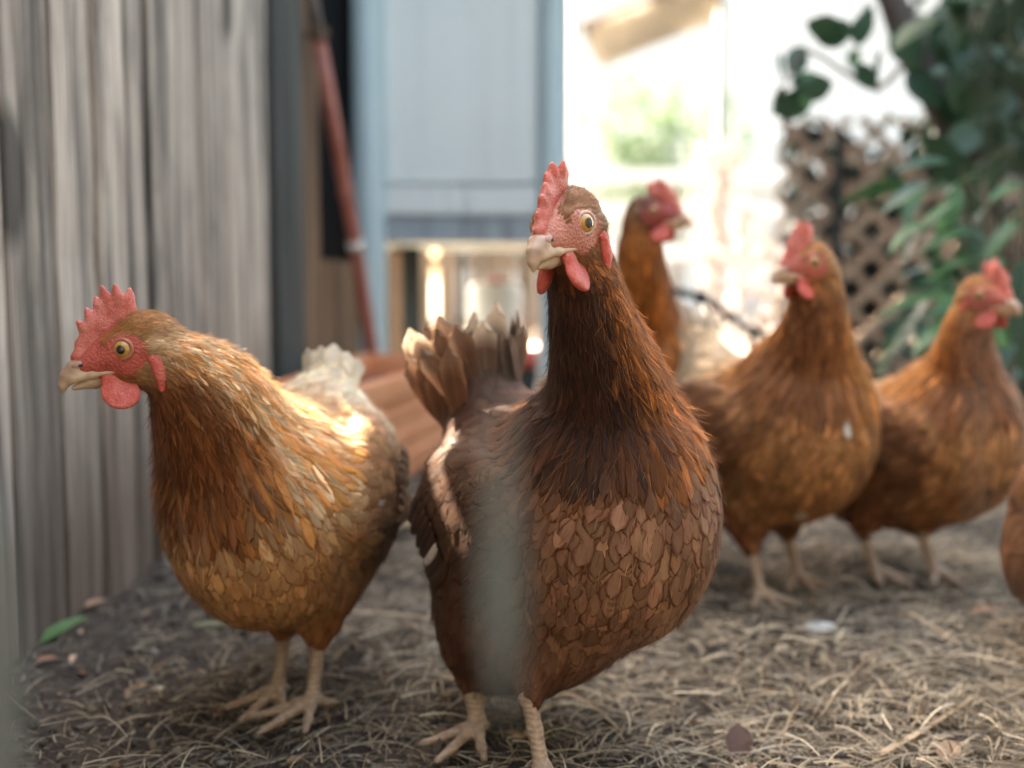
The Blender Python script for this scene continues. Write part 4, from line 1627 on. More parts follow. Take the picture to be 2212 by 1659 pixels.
def make_hen(sp):
    rr = np.random.default_rng(sp['seed'])
    pal = sp['pal']
    yaw = R(sp['yaw'])
    root = empty('hen', (sp['xy'][0], sp['xy'][1], 0), yaw)
    tag(root, sp['label'], 'hen', 'brown hens of the flock')
    Rz = np.array(Matrix.Rotation(-yaw, 3, 'Z'))
    org = np.array((sp['xy'][0], sp['xy'][1], 0.0))

    def loc(w):
        return Rz @ (np.array(w, float) - org)
    s = sp.get('scale', 1.0)
    bz = sp['bz']
    wd = sp.get('width', 1.0)
    bp = R(sp.get('pitch', 15))                       # breast up
    cb_, sb_ = math.cos(bp), math.sin(bp)
    Ab = np.array([[cb_, 0, sb_], [0, 1, 0], [-sb_, 0, cb_]])

    def B(x, y, z):
        return np.array([0, 0, bz]) + Ab.T @ (np.array([x, y, z]) * s)
    down = np.array([0, 0, -1.0])
    bk = Ab.T @ np.array([-1.0, 0, 0])

    def pf(region, fl, fw, flow, feath=1.0):
        ca, cbb = pal[region]
        return dict(fl=fl * s, fw=fw * s, flow=np.array(flow, float), ca=ca, cb=cbb, feath=feath, skin=tuple(0.6 * x for x in cbb), face=0.0, leg=0.0, reg=region)
    pr = []
    pr.append(ell(B(0, 0, 0), np.array([.118, .086 * wd, .082]) * s, Ab, 0.03, **pf('back', .028, .016, bk + down * .25)))
    pr.append(ell(B(.055, 0, -.005), np.array([.078, .080 * wd, .088]) * s, Ab, 0.05, **pf('breast', .022, .0125, bk * .35 + down * .95)))
    pr.append(ell(B(.0, 0, -.036), np.array([.082, .066 * wd, .056]) * s, Ab, 0.04, **pf('belly', .026, .014, bk * .6 + down * .7)))
    pr.append(ell(B(-.075, 0, -.03), np.array([.070, .072 * wd, .072]) * s, Ab, 0.05, **pf('fluff', .032, .016, bk * .6 + down * .8)))
    # rump up to the tail root
    tp = R(sp.get('tail', 50))
    tdir = np.array([-math.cos(tp), sp.get('tail_side', 0.0), math.sin(tp)])
    tr = B(*sp.get('tail_root', (-.105, 0, .030)))
    pr.append(cone(B(-.065, 0, .005), tr + tdir * .02, sp.get('rump_r', .062) * s, sp.get('tail_r', .036) * s, 0.05, **pf('rump', .030, .015, tdir)))
    # folded wings
    wsp = sp.get('wing_z', .012)
    for sd in (1, -1):
        wp = R(sp.get('wing_pitch', 10))
        Aw = Ab @ np.array([[math.cos(wp), 0, -math.sin(wp)], [0, 1, 0], [math.sin(wp), 0, math.cos(wp)]])
        tw = R(8) * sd
        At = np.array([[math.cos(tw), math.sin(tw), 0], [-math.sin(tw), math.cos(tw), 0], [0, 0, 1]]) @ Aw
        pr.append(ell(B(-.022, sd * .082 * wd, wsp), np.array([.092, .023, .054]) * s, At, 0.012, **pf('wing', .030, .017, bk + down * .35)))
    # neck
    H = np.array(loc(sp['head']))
    hf, hl, hu = head_frame(R(sp['hyaw']) - yaw, R(sp['hpitch']), R(sp.get('hroll', 0)))
    hs = sp.get('hscale', 1.15)

    def HD(x, y, z):
        return H + (hf * x + hl * y + hu * z) * hs
    n0 = B(.055, 0, .030)
    nd = np.array(sp.get('ndir0', (.35, 0, .9)), float)
    n3 = HD(-.009, 0, -.012)
    nd3 = loc(np.array(sp.get('ndir1', (0, 0, -1)), float) + org)
    pts = bez(n0, n0 + nd * sp.get('nk0', .07), n3 + nd3 * sp.get('nk1', .05), n3, 9)
    rads = sp.get('nrad', (.066, .060, .053, .046, .040, .035, .031, .0275, .0245))
    for i in range(8):
        f = (pts[i] - pts[i + 1])
        f = f / np.linalg.norm(f) * 1.0
        q = pf('neck', (.042, .042, .040, .036, .031, .026, .019, .012)[i], (.0085, .0074, .0064, .0057, .0050, .0044, .0038, .0033)[i], f)
        pr.append(cone(pts[i], pts[i + 1], rads[i] * s, rads[i + 1] * s, 0.008 if i else 0.045, **q))
    # head
    ax = np.stack([hf, hl, hu])
    crown = pf('crown', .0085, .0034, -hf * 1.0 - hu * 0.15)
    pr.append(ell(HD(-.003, 0, .0035), np.array([.0205, .0150, .0170]) * hs, ax, 0.012, **crown))
    face = dict(crown)
    face.update(skin=pal.get('face', RED), reg='face', fl=.006, fw=.0022)
    pr.append(ell(HD(.0125, 0, -.0020), np.array([.0200, .0112, .0125]) * hs, ax, 0.010, **face))
    for sd in (1, -1):
        pr.append(ell(HD(.0070, sd * .0085, -.0005), np.array([.0125, .0053, .0110]) * hs, ax, 0.006, **face))
        pr.append(ell(HD(.0075, sd * .0090, .0085), np.array([.0110, .0040, .0030]) * hs, ax, 0.004, **face))
    pr.append(cone(HD(.018, 0, .0035), HD(.0340, 0, -.0010), .0085 * hs, .0052 * hs, 0.008, **face))
    jaw = pf('throat', .0085, .0028, -hf * .5 - hu * .9)
    pr.append(ell(HD(.002, 0, -.0125), np.array([.0165, .0105, .0080]) * hs, ax, 0.010, **jaw))
    for sd in (1, -1):
        ear = pf('ear', .0078, .0026, -hf * 1.0 - hu * 0.25 + hl * sd * .2)
        pr.append(ell(HD(-.0065, sd * .0142, -.0010), np.array([.0062, .0034, .0048]) * hs, ax, 0.0035, **ear))

    def face_mask(X, soft=.12):
        q = X - H
        x, y, z = q @ hf / hs, q @ hl / hs, q @ hu / hs
        e = np.sqrt(((x - .0115) / .0148) ** 2 + ((z + .0000) / .0122) ** 2)
        m = np.clip((1.0 - e) / soft + .5, 0, 1)
        m2 = np.clip((x - .0215) / .003 + .5, 0, 1) * (z > -.016)
        m3 = np.clip((.0045 - np.abs(y)) / .002 + .5, 0, 1) * np.clip((x - .000) / .003, 0, 1) * (z > 0)
        m = np.maximum(np.maximum(m, m2), m3)
        return m * ((np.abs(y) < .022) & (np.abs(z) < .026) & (x > -.012) & (x < .05))
    # thighs, shanks, toes
    foot_w = sp['feet']
    for sd, (fx, fy, fyaw) in zip((1, -1), foot_w):
        f = loc((fx, fy, 0.0))
        hip = B(-.02, sd * .045 * wd, -.035)
        hock = f + np.array(sp.get('hock', (-.020, 0, .064)), float)
        pr.append(cone(hip, hock + (hip - hock) * .14, .050 * s, .0170, 0.035, **pf('thigh', .024, .013, (hock - hip) / np.linalg.norm(hock - hip))))
        legc = dict(fl=.01, fw=.01, flow=down, ca=pal['thigh'][0], cb=pal['thigh'][1], feath=0.0, skin=pal['leg'], face=0.0, leg=1.0, reg='leg')
        ank = f + np.array([0, 0, .013])
        pr.append(cone(hock + (hip - hock) * .12, hock, .0080, .0074, 0.01, **legc))
        pr.append(cone(hock, ank + (hock - ank) * .5, .0072, .0052, 0.008, **legc))
        pr.append(cone(ank + (hock - ank) * .5, ank, .0052, .0062, 0.005, **legc))
        ty = R(fyaw) - yaw
        for da, ln in ((0, .056), (38, .044), (-38, .046), (168, .022)):
            a = ty + R(da) * sd
            dr = np.array([math.cos(a), math.sin(a), 0])
            p1 = ank + dr * ln * .30 + np.array([0, 0, -.0045 + .002])
            p2 = ank + dr * ln * .65 + np.array([0, 0, -.0065])
            p3 = ank + dr * ln + np.array([0, 0, -.0085])
            pr.append(cone(ank, p1, .0056, .0044, 0.004, **legc))
            pr.append(cone(p1, p2, .0046, .0038, 0.003, **legc))
            pr.append(cone(p2, p3, .0040, .0028, 0.003, **legc))
            claw = dict(legc)
            claw['skin'] = (.32, .24, .17)
            pr.append(cone(p3, p3 + dr * .010 + np.array([0, 0, -.002]), .0026, .0007, 0.002, **claw))

    for extra in sp.get('extra', []):
        pr.append(ell(B(*extra[0]), np.array(extra[1]) * s, Ab, 0.04, **pf(extra[2], .028, .015, bk * .6 + down * .8)))

    V, F = surface_net(pr, sp['vox'])
    skin, face_a, leg_a = blend_fields(pr, V, [('skin', 3), ('face', 1), ('leg', 1)], 0.002)
    fm = face_mask(V)
    skin = skin * (1 - fm[:, None]) + np.array(pal.get('face', RED)) * fm[:, None]
    face_a = np.maximum(face_a, fm[:, None])
    body = np_mesh('body', V, F, MAT_HEN, root, True, dict(Col=('FLOAT_COLOR', skin), face=('FLOAT', face_a[:, 0]), leg=('FLOAT', leg_a[:, 0])))

    # plumage
    X = scatter(pr, V, F, rr, sp['tries'], sp.get('dens', 1.0))
    X = X[face_mask(X, .5) < rr.uniform(.25, .85, len(X))]
    N = sdf_grad(pr, X, 0.002)
    flow, ca, cb2, fl, fw = blend_fields(pr, X, [('flow', 3), ('ca', 3), ('cb', 3), ('fl', 1), ('fw', 1)])
    isneck, = blend_fields([dict(p, nk=1.0 if p['reg'] in ('neck',) else 0.0) for p in pr], X, [('nk', 1)])
    isneck = isneck[:, 0]
    # front of the neck has its own colours
    fr = np.array(sp.get('front', (1, 0, 0)), float)
    fr = fr / np.linalg.norm(fr)
    t = np.clip((N @ fr) * 1.3 + sp.get('front_bias', 0.0) + rr.normal(0, .15, len(X)), 0, 1) * isneck
    t = t * t * (3 - 2 * t)
    fa, fb = np.array(pal['front'][0]), np.array(pal['front'][1])
    ca = ca * (1 - t[:, None]) + fa * t[:, None]
    cb2 = cb2 * (1 - t[:, None]) + fb * t[:, None]
    alt = (rr.random(len(X)) < sp.get('neck_alt', .3)) & (isneck > .5)
    ca[alt] = cb2[alt] * 1.1 + .15 * ca[alt]
    ca = ca * np.exp(rr.normal(0, .28, len(X)) * isneck * sp.get('neck_vary', 1.0))[:, None]
    if sp.get('tint'):
        ca, cb2 = sp['tint'](X, N, ca, cb2)
    g = np.exp(rr.normal(0, sp.get('vary', 0.13), len(X)))[:, None]
    lowf = np.sin(X[:, 0] * 61 + X[:, 2] * 47 + 2 * np.sin(X[:, 1] * 53)) * .10
    g = g * np.exp(lowf)[:, None]
    ca = ca * g * np.exp(rr.normal(0, 0.025, (len(X), 3)))
    cb2 = cb2 * np.exp(rr.normal(0, 0.12, len(X)))[:, None]
    wh = (rr.random(len(X)) < sp.get('whites', 0.0015)) & (isneck < 0.3)
    ca[wh] = (.72, .66, .58)
    cb2[wh] = (.62, .52, .42)
    order = rr.random(len(X))
    NW = sp.get('nw', 4)
    VV, FF, UV, CA, CB = feather_mesh(pr, X, flow, N, fl[:, 0] * rr.uniform(.85, 1.2, len(X)), fw[:, 0] * rr.uniform(.85, 1.2, len(X)),
                                      0.0, 0.0, ca, cb2, rr, conform=False, cup=0.0, nw=NW, ragged=.22)
    # lift: the base is in the skin, the tip proud of the next vane
    n = len(X)
    npv = 7 * (NW + 1)
    vs = UV[:, 1]
    us = UV[:, 0] * 2 - 1
    sz = np.repeat(fl[:, 0], npv)
    rnd = np.repeat(order, npv)
    LF = -0.0006 * np.minimum(1, sz / .02) + sz * (0.030 + 0.040 * rnd) + .0003 * vs ** 0.8 - sz * 0.016 * us * us * (0.3 + vs)
    fly = (rr.random(n) < sp.get('stray', 0.03))
    LF += np.repeat(fly, npv) * sz * 0.10 * vs ** 2
    for it in range(2):
        gg = sdf_grad(pr, VV, 0.002)
        VV = VV - gg * np.clip(sdf(pr, VV) - LF, -0.02, 0.02)[:, None]
    pl = np_mesh('plumage', VV, FF, MAT_FEATHER, root, True, dict(ca=('FLOAT_COLOR', CA), cb=('FLOAT_COLOR', CB)), UV)
    tag(pl, kind='stuff')

    # loose fine barbs that soften the vanes and the outline
    nh = sp.get('hairs', 0)
    if nh:
        hi = rr.integers(0, len(X), nh)
        Xh = X[hi] + rr.normal(0, .004, (nh, 3))
        for it in range(2):
            gh = sdf_grad(pr, Xh, .002)
            Xh = Xh - gh * sdf(pr, Xh)[:, None]
        Nh = sdf_grad(pr, Xh, .002)
        flh = fl[hi, 0]
        fh = flow[hi] + rr.normal(0, .22, (nh, 3))
        mixc = rr.random(nh)[:, None]
        ch = (ca[hi] * mixc + cb2[hi] * (1 - mixc)) * np.exp(rr.normal(.12, .25, nh))[:, None]
        VV, FF, UV, CA, CB = feather_mesh(pr, Xh, fh, Nh, flh * rr.uniform(.3, .75, nh), rr.uniform(.0003, .0006, nh), 0, 0, ch, ch, rr, nl=4, nw=1, conform=False, cup=0, tipround=.3, ragged=0)
        LFh = UV[:, 1] ** 1.5 * np.repeat(flh * np.abs(rr.normal(.06, .07, nh)), 10) + np.repeat(flh, 10) * .06
        for it in range(2):
            gg = sdf_grad(pr, VV, 0.002)
            VV = VV - gg * np.clip(sdf(pr, VV) - LFh, -0.02, 0.02)[:, None]
        hb = np_mesh('down_barbs', VV, FF, MAT_FEATHER, root, True, dict(ca=('FLOAT_COLOR', CA), cb=('FLOAT_COLOR', CB)), UV)
        tag(hb, kind='stuff')

    # flight feathers of the folded wings
    for sd in (1, -1):
        m = 9
        q = np.linspace(0, 1, m)
        Xw = np.array([B(-.012 - .035 * a, sd * .088 * wd, wsp - .030 + .050 * a) for a in q])
        for it in range(2):
            g0 = sdf_grad(pr, Xw, .002)
            Xw = Xw - g0 * sdf(pr, Xw)[:, None]
        Nw = sdf_grad(pr, Xw, .002)
        fw_ = np.array([bk + down * (.42 - .25 * a) for a in q])
        cw, cx = np.array(pal['flight'][0]), np.array(pal['flight'][1])
        CAw = cw[None] * np.exp(rr.normal(0, .25, (m, 1)))
        if sp.get('white_flight') == sd:
            CAw[2] = (.78, .72, .66)
        VV, FF, UV, CA, CB = feather_mesh(pr, Xw, fw_, Nw, np.full(m, sp.get('flight_len', .080) * s), np.full(m, .015 * s), 0, 0, CAw, np.repeat(cx[None], m, 0), rr, nl=12, nw=4, conform=False, cup=0, tipround=.82, ragged=.04)
        npw = 13 * 5
        LF = 0.0035 + np.repeat(np.arange(m) * 0.0006, npw) + UV[:, 1] * .002 - 0.0012 * (UV[:, 0] * 2 - 1) ** 2
        for it in range(3):
            gg = sdf_grad(pr, VV, 0.003)
            dd = sdf(pr, VV) - LF
            VV = VV - gg * np.where(dd > 0.006, dd - 0.006, np.minimum(dd, 0))[:, None]
        for i in range(m):
            sl = slice(i * npw, (i + 1) * npw)
            np_mesh('wing_feather', VV[sl], FF[i * 48:(i + 1) * 48] - i * npw, MAT_FEATHER, root, True,
                    dict(ca=('FLOAT_COLOR', CA[sl]), cb=('FLOAT_COLOR', CB[sl])), UV[sl])

    # tail fan
    tl = sp.get('tail_len', .11)
    nt = sp.get('tail_n', 14)
    tw = sp.get('tail_w', .030)
    spread = R(sp.get('tail_spread', 26))
    latd = np.array([0, 1.0, 0])
    latd = latd - tdir * (latd @ tdir)
    latd /= np.linalg.norm(latd)
    upd = np.cross(tdir, latd)
    for i in range(nt):
        a = (i + .5) / nt * 2 - 1
        row = (i * 7 % 5 - 2) * .55 if sp.get('tail_back') else i % 3 - .5
        back_off = sp.get('tail_back', 0) * rr.uniform(.4, 1)
        rs = 1.0 - .16 * abs(a)
        sp_a = a * spread + rr.normal(0, sp.get('tail_jit', .05))
        d0 = tdir * math.cos(sp_a) + latd * math.sin(sp_a)
        base = tr + latd * a * .020 * s + upd * (.010 * row - .006) + tdir * (.01 - back_off)
        if back_off:
            base = base + latd * a * .014 * s + upd * row * .020
        nrm = upd * (1 if upd[0] < 0 or True else 1) + latd * a * -1.3
        nrm = nrm - d0 * (nrm @ d0)
        nrm /= np.linalg.norm(nrm)
        ln = tl * s * rs * rr.uniform(.92 - sp.get('tail_ragged', 0), 1.06)
        cw = np.array(pal['tail'][0]) * math.exp(rr.normal(0, .22))
        cx = np.array(pal['tail'][1])
        VV, FF, UV, CA, CB = feather_mesh(pr, base[None], d0[None], nrm[None], np.array([ln]), np.array([tw * s]), 0, 0, cw[None], cx[None], rr, nl=12, nw=4, conform=False, cup=.0012, tipround=.82, ragged=.10)
        v = UV[:, 1]
        VV = VV + (np.array([0, 0, -1.0]) * .10 * ln + upd * -.05 * ln)[None] * (v ** 2)[:, None]
        tipc = np.array(pal['tail_tip'])
        k = np.clip((v - .62) / .25, 0, 1)[:, None] * (1.0 if rr.random() < sp.get('tip_share', .5) else 0.15)
        CA = CA * (1 - k) + tipc * k
        CB = CB * (1 - k) + tipc * k
        np_mesh('tail_feather', VV, FF, MAT_FEATHER, root, True, dict(ca=('FLOAT_COLOR', CA), cb=('FLOAT_COLOR', CB)), UV)

    # ---- parts of the head
    hv = sp.get('head_vox', .0011)

    def part(name, prims, vox, mat, parent=root, colf=None, warp=None):
        v, f = surface_net(prims, vox)
        at = None
        if warp is not None:
            v = warp(v)
        if colf is not None:
            at = dict(Col=('FLOAT_COLOR', colf(v)))
        return np_mesh(name, v, f, mat, parent, True, at)
    # beak
    bpts = [HD(.0280, 0, -.0020), HD(.0370, 0, -.0010), HD(.0425, 0, -.0035), HD(.0460, 0, -.0075), HD(.0472, 0, -.0112)]
    brad = [.0053, .0048, .0036, .0022, .0007]
    bpr = []
    for i in range(4):
        bpr.append(cone(bpts[i], bpts[i + 1], brad[i] * hs, brad[i + 1] * hs, .004))
    for sd in (1, -1):
        bpr.append(cone(HD(.0400, sd * .0020, -.0060), HD(.0290, sd * .0052, -.0062), .0022 * hs, .0022 * hs, .004))
        bpr.append(cone(HD(.0290, sd * .0052, -.0062), HD(.0170, sd * .0098, -.0078), .0022 * hs, .0011 * hs, .003))

    def beakcol(v):
        q = (v - H)
        x = q @ hf / hs
        z = q @ hu / hs
        k = np.clip((x - .030) / .014, 0, 1)[:, None]
        rdg = np.clip((z - (-.002) + (x - .03) * .5) / .006, 0, 1)[:, None]
        c = np.array((.70, .52, .36)) * (1 - rdg * .45) + np.array((.30, .16, .12)) * rdg * .45
        return c * (1 - .0 * k)
    upper = part('upper_beak', bpr, hv * .9, MAT_HORN, colf=beakcol)
    lo_ = [HD(.018, 0, -.0105), HD(.030, 0, -.0098), HD(.0415, 0, -.0108)]
    part('lower_beak', [cone(lo_[0], lo_[1], .0052 * hs, .0044 * hs, .003), cone(lo_[1], lo_[2], .0044 * hs, .0012 * hs, .003)], hv, MAT_HORN,
         colf=lambda v: np.repeat(np.array([[.66, .50, .34]]), len(v), 0))
    for sd in (1, -1):
        ns = part('nostril', [ell(HD(.0345, sd * .0043, .0010), np.array([.0044, .0018, .0024]) * hs, ax, .002)], hv * .8, MAT_HORN,
                  colf=lambda v: np.repeat(np.array([[.50, .30, .24]]), len(v), 0))
        part('nostril_opening', [ell(HD(.0335, sd * .0060, .0006), np.array([.0016, .0006, .0009]) * hs, ax, .002)], hv * .6, MAT_HORN, parent=ns,
             colf=lambda v: np.repeat(np.array([[.03, .015, .012]]), len(v), 0))
        # eye: one gloss ball, coloured in rings about its axis
        ec = HD(.0085, sd * .0113, .0030)
        eax = hl * sd * 1.0 + hf * sp.get('eye_fwd', .45) + hu * .06
        eax /= np.linalg.norm(eax)
        er = .0060 * hs
        bm = bmesh.new()
        bmesh.ops.create_uvsphere(bm, u_segments=36, v_segments=48, radius=er)
        q = Vector(eax).to_track_quat('Z', 'Y').to_matrix()
        EV = np.array([list(q @ v.co) for v in bm.verts])
        EF = [[v.index for v in f.verts] for f in bm.faces]
        bm.free()
        ca_ = EV @ eax / er
        ang = np.degrees(np.arccos(np.clip(ca_, -1, 1)))
        c = np.empty((len(EV), 3))
        c[:] = pal.get('lid', (.66, .40, .30))
        c[ang < 54] = (.10, .05, .03)
        c[ang < 51] = (.58, .30, .055)
        c[ang < 27] = (.44, .19, .03)
        c[ang < 23] = (.006, .006, .008)
        eo = np_mesh('eye', EV + ec, EF, MAT_EYE, root, True, dict(Col=('FLOAT_COLOR', c)))
        # lids
        rp = []
        for k in range(20):
            a = 2 * math.pi * k / 20
            e1 = np.cross(eax, hu)
            e1 /= np.linalg.norm(e1)
            e2 = np.cross(e1, eax)
            rp.append(ec + eax * er * .50 + (e1 * math.cos(a) * 1.0 + e2 * math.sin(a) * .93) * er * .95)
        rp.append(rp[0])
        lid = []
        for k in range(20):
            lid.append(cone(rp[k], rp[k + 1], 0.0009 * hs, .0009 * hs, .001))
        part('eyelid', lid, hv * .75, MAT_HORN, parent=eo, colf=lambda v: np.repeat(np.array([pal.get('lid', (.66, .40, .30))]), len(v), 0))
    # comb
    cb0 = sp.get('comb', dict())
    lean = cb0.get('lean', 0.0)
    ch = cb0.get('h', 1.0)
    thick = .0024 * hs
    Ac = np.stack([hf, hl, hu])

    def cwarp(v):
        q = v - H
        z = np.clip(q @ hu / hs - .014, 0, 1)
        x = q @ hf / hs
        off = lean * z * z * 30 + cb0.get('wave', .10) * z * np.sin(x * 260 + 1.0)
        return v + hl * (off * hs)[:, None]
    cpr = [ell(HD(.0320, 0, .0055), np.array([.0060, .0034, .0040]) * hs, Ac, .004),
           ell(HD(.0270, 0, .0110), np.array([.0070, .0030, .0055]) * hs, Ac, .004),
           ell(HD(.0200, 0, .0175), np.array([.0085, .0024, .0070]) * hs, Ac, .004),
           ell(HD(.0120, 0, .0210), np.array([.0110, .0022, .0085 * ch]) * hs, Ac, .004),
           ell(HD(.0035, 0, .0230), np.array([.0080, .0020, .0080 * ch]) * hs, Ac, .004)]
    spikes = cb0.get('spikes', [(.024, .015, .0280, .0245), (.020, .020, .0215, .0300), (.0145, .024, .0150, .0345), (.0095, .025, .0100, .0395), (.0040, .025, .0030, .0385), (.000, .024, -.0040, .0340)])
    for (x0, z0, x1, z1) in spikes:
        z1 = z0 + (z1 - z0) * ch
        a, b = HD(x0, 0, z0), HD(x1, 0, z1)
        m_ = (a + b) / 2
        dirv = (b - a)
        ln = np.linalg.norm(dirv)
        dirv /= ln
        Ax = np.stack([dirv, hl, np.cross(dirv, hl)])
        cpr.append(ell(a + dirv * ln * .35, np.array([ln * .60, thick * .80, .0032 * hs]), Ax, .0022))
        cpr.append(cone(a + dirv * ln * .5, b, .0026 * hs * .8, .0010 * hs, .002))
    part('comb', cpr, hv, MAT_COMB, warp=cwarp)
    # wattles, ear lobes
    wl_ = sp.get('wattle', 1.0)
    for sd in (1, -1):
        sw = R(sp.get('wattle_splay', 14)) * sd
        wd_ = -hu * math.cos(sw) + hl * math.sin(sw)
        wn = hl * math.cos(sw) + hu * math.sin(sw)
        Aw2 = np.stack([hf, wn, -wd_])
        c0 = HD(.0185, sd * .0062, -.0105)
        part('wattle', [ell(c0, np.array([.0070, .0028, .0040]) * hs, Aw2, .004),
                        ell(c0 + wd_ * .0085 * hs * wl_ + hf * .000 * hs, np.array([.0100, .0022, .0095 * wl_]) * hs, Aw2, .005),
                        ell(c0 + wd_ * .0130 * hs * wl_ - hf * .002 * hs, np.array([.0080, .0020, .0065 * wl_]) * hs, Aw2, .005)], hv, MAT_WATTLE,
             warp=lambda v: v + wn * (np.sin(((v - c0) @ hf) * 220 / hs) * .0012 + ((v - c0) @ wd_) ** 2 * 6 * sd)[:, None])
        el = HD(-.0055, sd * .0158, -.0125)
        part('ear_lobe', [ell(el, np.array([.0040, .0022, .0098]) * hs, ax, .003),
                          cone(el - hu * .004 * hs, el - hu * .012 * hs + hf * .002 * hs, .0026 * hs, .0016 * hs, .003),
                          cone(el + hu * .006 * hs + hf * .002 * hs, el - hu * .006 * hs - hf * .003 * hs, .0020 * hs, .0016 * hs, .003)], hv, MAT_WATTLE)
    return root


# ------------------------------------------------------------------ the flock
def pal_make(**kw):
    d = dict(lid=(.46, .22, .15), leg=(.52, .39, .27), face=(.52, .15, .10), tail_tip=(.66, .52, .38), ear=((.50, .36, .22), (.40, .24, .12)))
    d.update(kw)
    return d


PAL_M = pal_make(
    back=((.085, .036, .020), (.060, .019, .008)), breast=((.325, .165, .092), (.120, .036, .014)), belly=((.115, .048, .026), (.060, .018, .008)),
    fluff=((.150, .058, .026), (.10, .030, .011)), rump=((.085, .036, .020), (.060, .020, .008)), wing=((.080, .038, .020), (.050, .018, .008)),
    neck=((.22, .075, .022), (.46, .150, .026)), front=((.036, .018, .013), (.060, .020, .009)), crown=((.24, .105, .040), (.32, .13, .04)),
    throat=((.20, .105, .06), (.15, .06, .028)), thigh=((.14, .060, .030), (.10, .032, .012)), flight=((.055, .030, .02), (.09, .036, .016)),
    tail=((.12, .055, .030), (.17, .085, .045)), face=(.60, .235, .165), ear=((.62, .50, .34), (.52, .34, .18)), lid=(.70, .55, .44))
PAL_L = pal_make(
    back=((.50, .28, .13), (.36, .145, .04)), breast=((.60, .31, .125), (.36, .135, .036)), belly=((.38, .18, .070), (.24, .085, .024)),
    fluff=((.45, .20, .065), (.32, .12, .030)), rump=((.70, .60, .44), (.55, .38, .18)), wing=((.46, .24, .105), (.27, .11, .035)),
    neck=((.86, .66, .40), (.60, .24, .040)), front=((.24, .090, .032), (.16, .048, .014)), crown=((.34, .13, .035), (.42, .17, .04)),
    throat=((.36, .15, .05), (.22, .07, .02)), thigh=((.34, .14, .05), (.24, .08, .022)), flight=((.20, .10, .045), (.26, .12, .05)),
    tail=((.78, .72, .60), (.70, .58, .40)), tail_tip=(.80, .76, .66), face=(.55, .115, .085), ear=((.70, .56, .36), (.60, .42, .22)), lid=(.52, .22, .14))
PAL_O = pal_make(
    back=((.42, .23, .105), (.28, .125, .040)), breast=((.43, .200, .075), (.28, .105, .028)), belly=((.20, .080, .032), (.15, .050, .016)),
    fluff=((.24, .105, .045), (.17, .060, .020)), rump=((.58, .44, .28), (.42, .24, .10)), wing=((.18, .078, .034), (.12, .040, .014)),
    neck=((.46, .20, .05), (.40, .15, .03)), front=((.26, .11, .05), (.20, .075, .026)), crown=((.38, .15, .035), (.40, .17, .04)),
    throat=((.34, .15, .06), (.25, .09, .03)), thigh=((.22, .085, .035), (.16, .055, .018)), flight=((.13, .055, .026), (.10, .040, .016)),
    tail=((.62, .50, .36), (.50, .34, .18)), tail_tip=(.74, .66, .54), face=(.50, .13, .09))
PAL_B = dict(PAL_O)
PAL_B.update(lid=(.20, .07, .05), breast=((.38, .165, .055), (.30, .105, .022)), neck=((.22, .08, .025), (.18, .055, .014)), front=((.34, .12, .025), (.28, .09, .018)),
             crown=((.10, .035, .02), (.12, .045, .02)), throat=((.14, .05, .02), (.12, .04, .015)), face=(.34, .07, .06))


def W3(px, py, d):
    v = P(px, py, d)
    return (v.x, v.y, v.z)


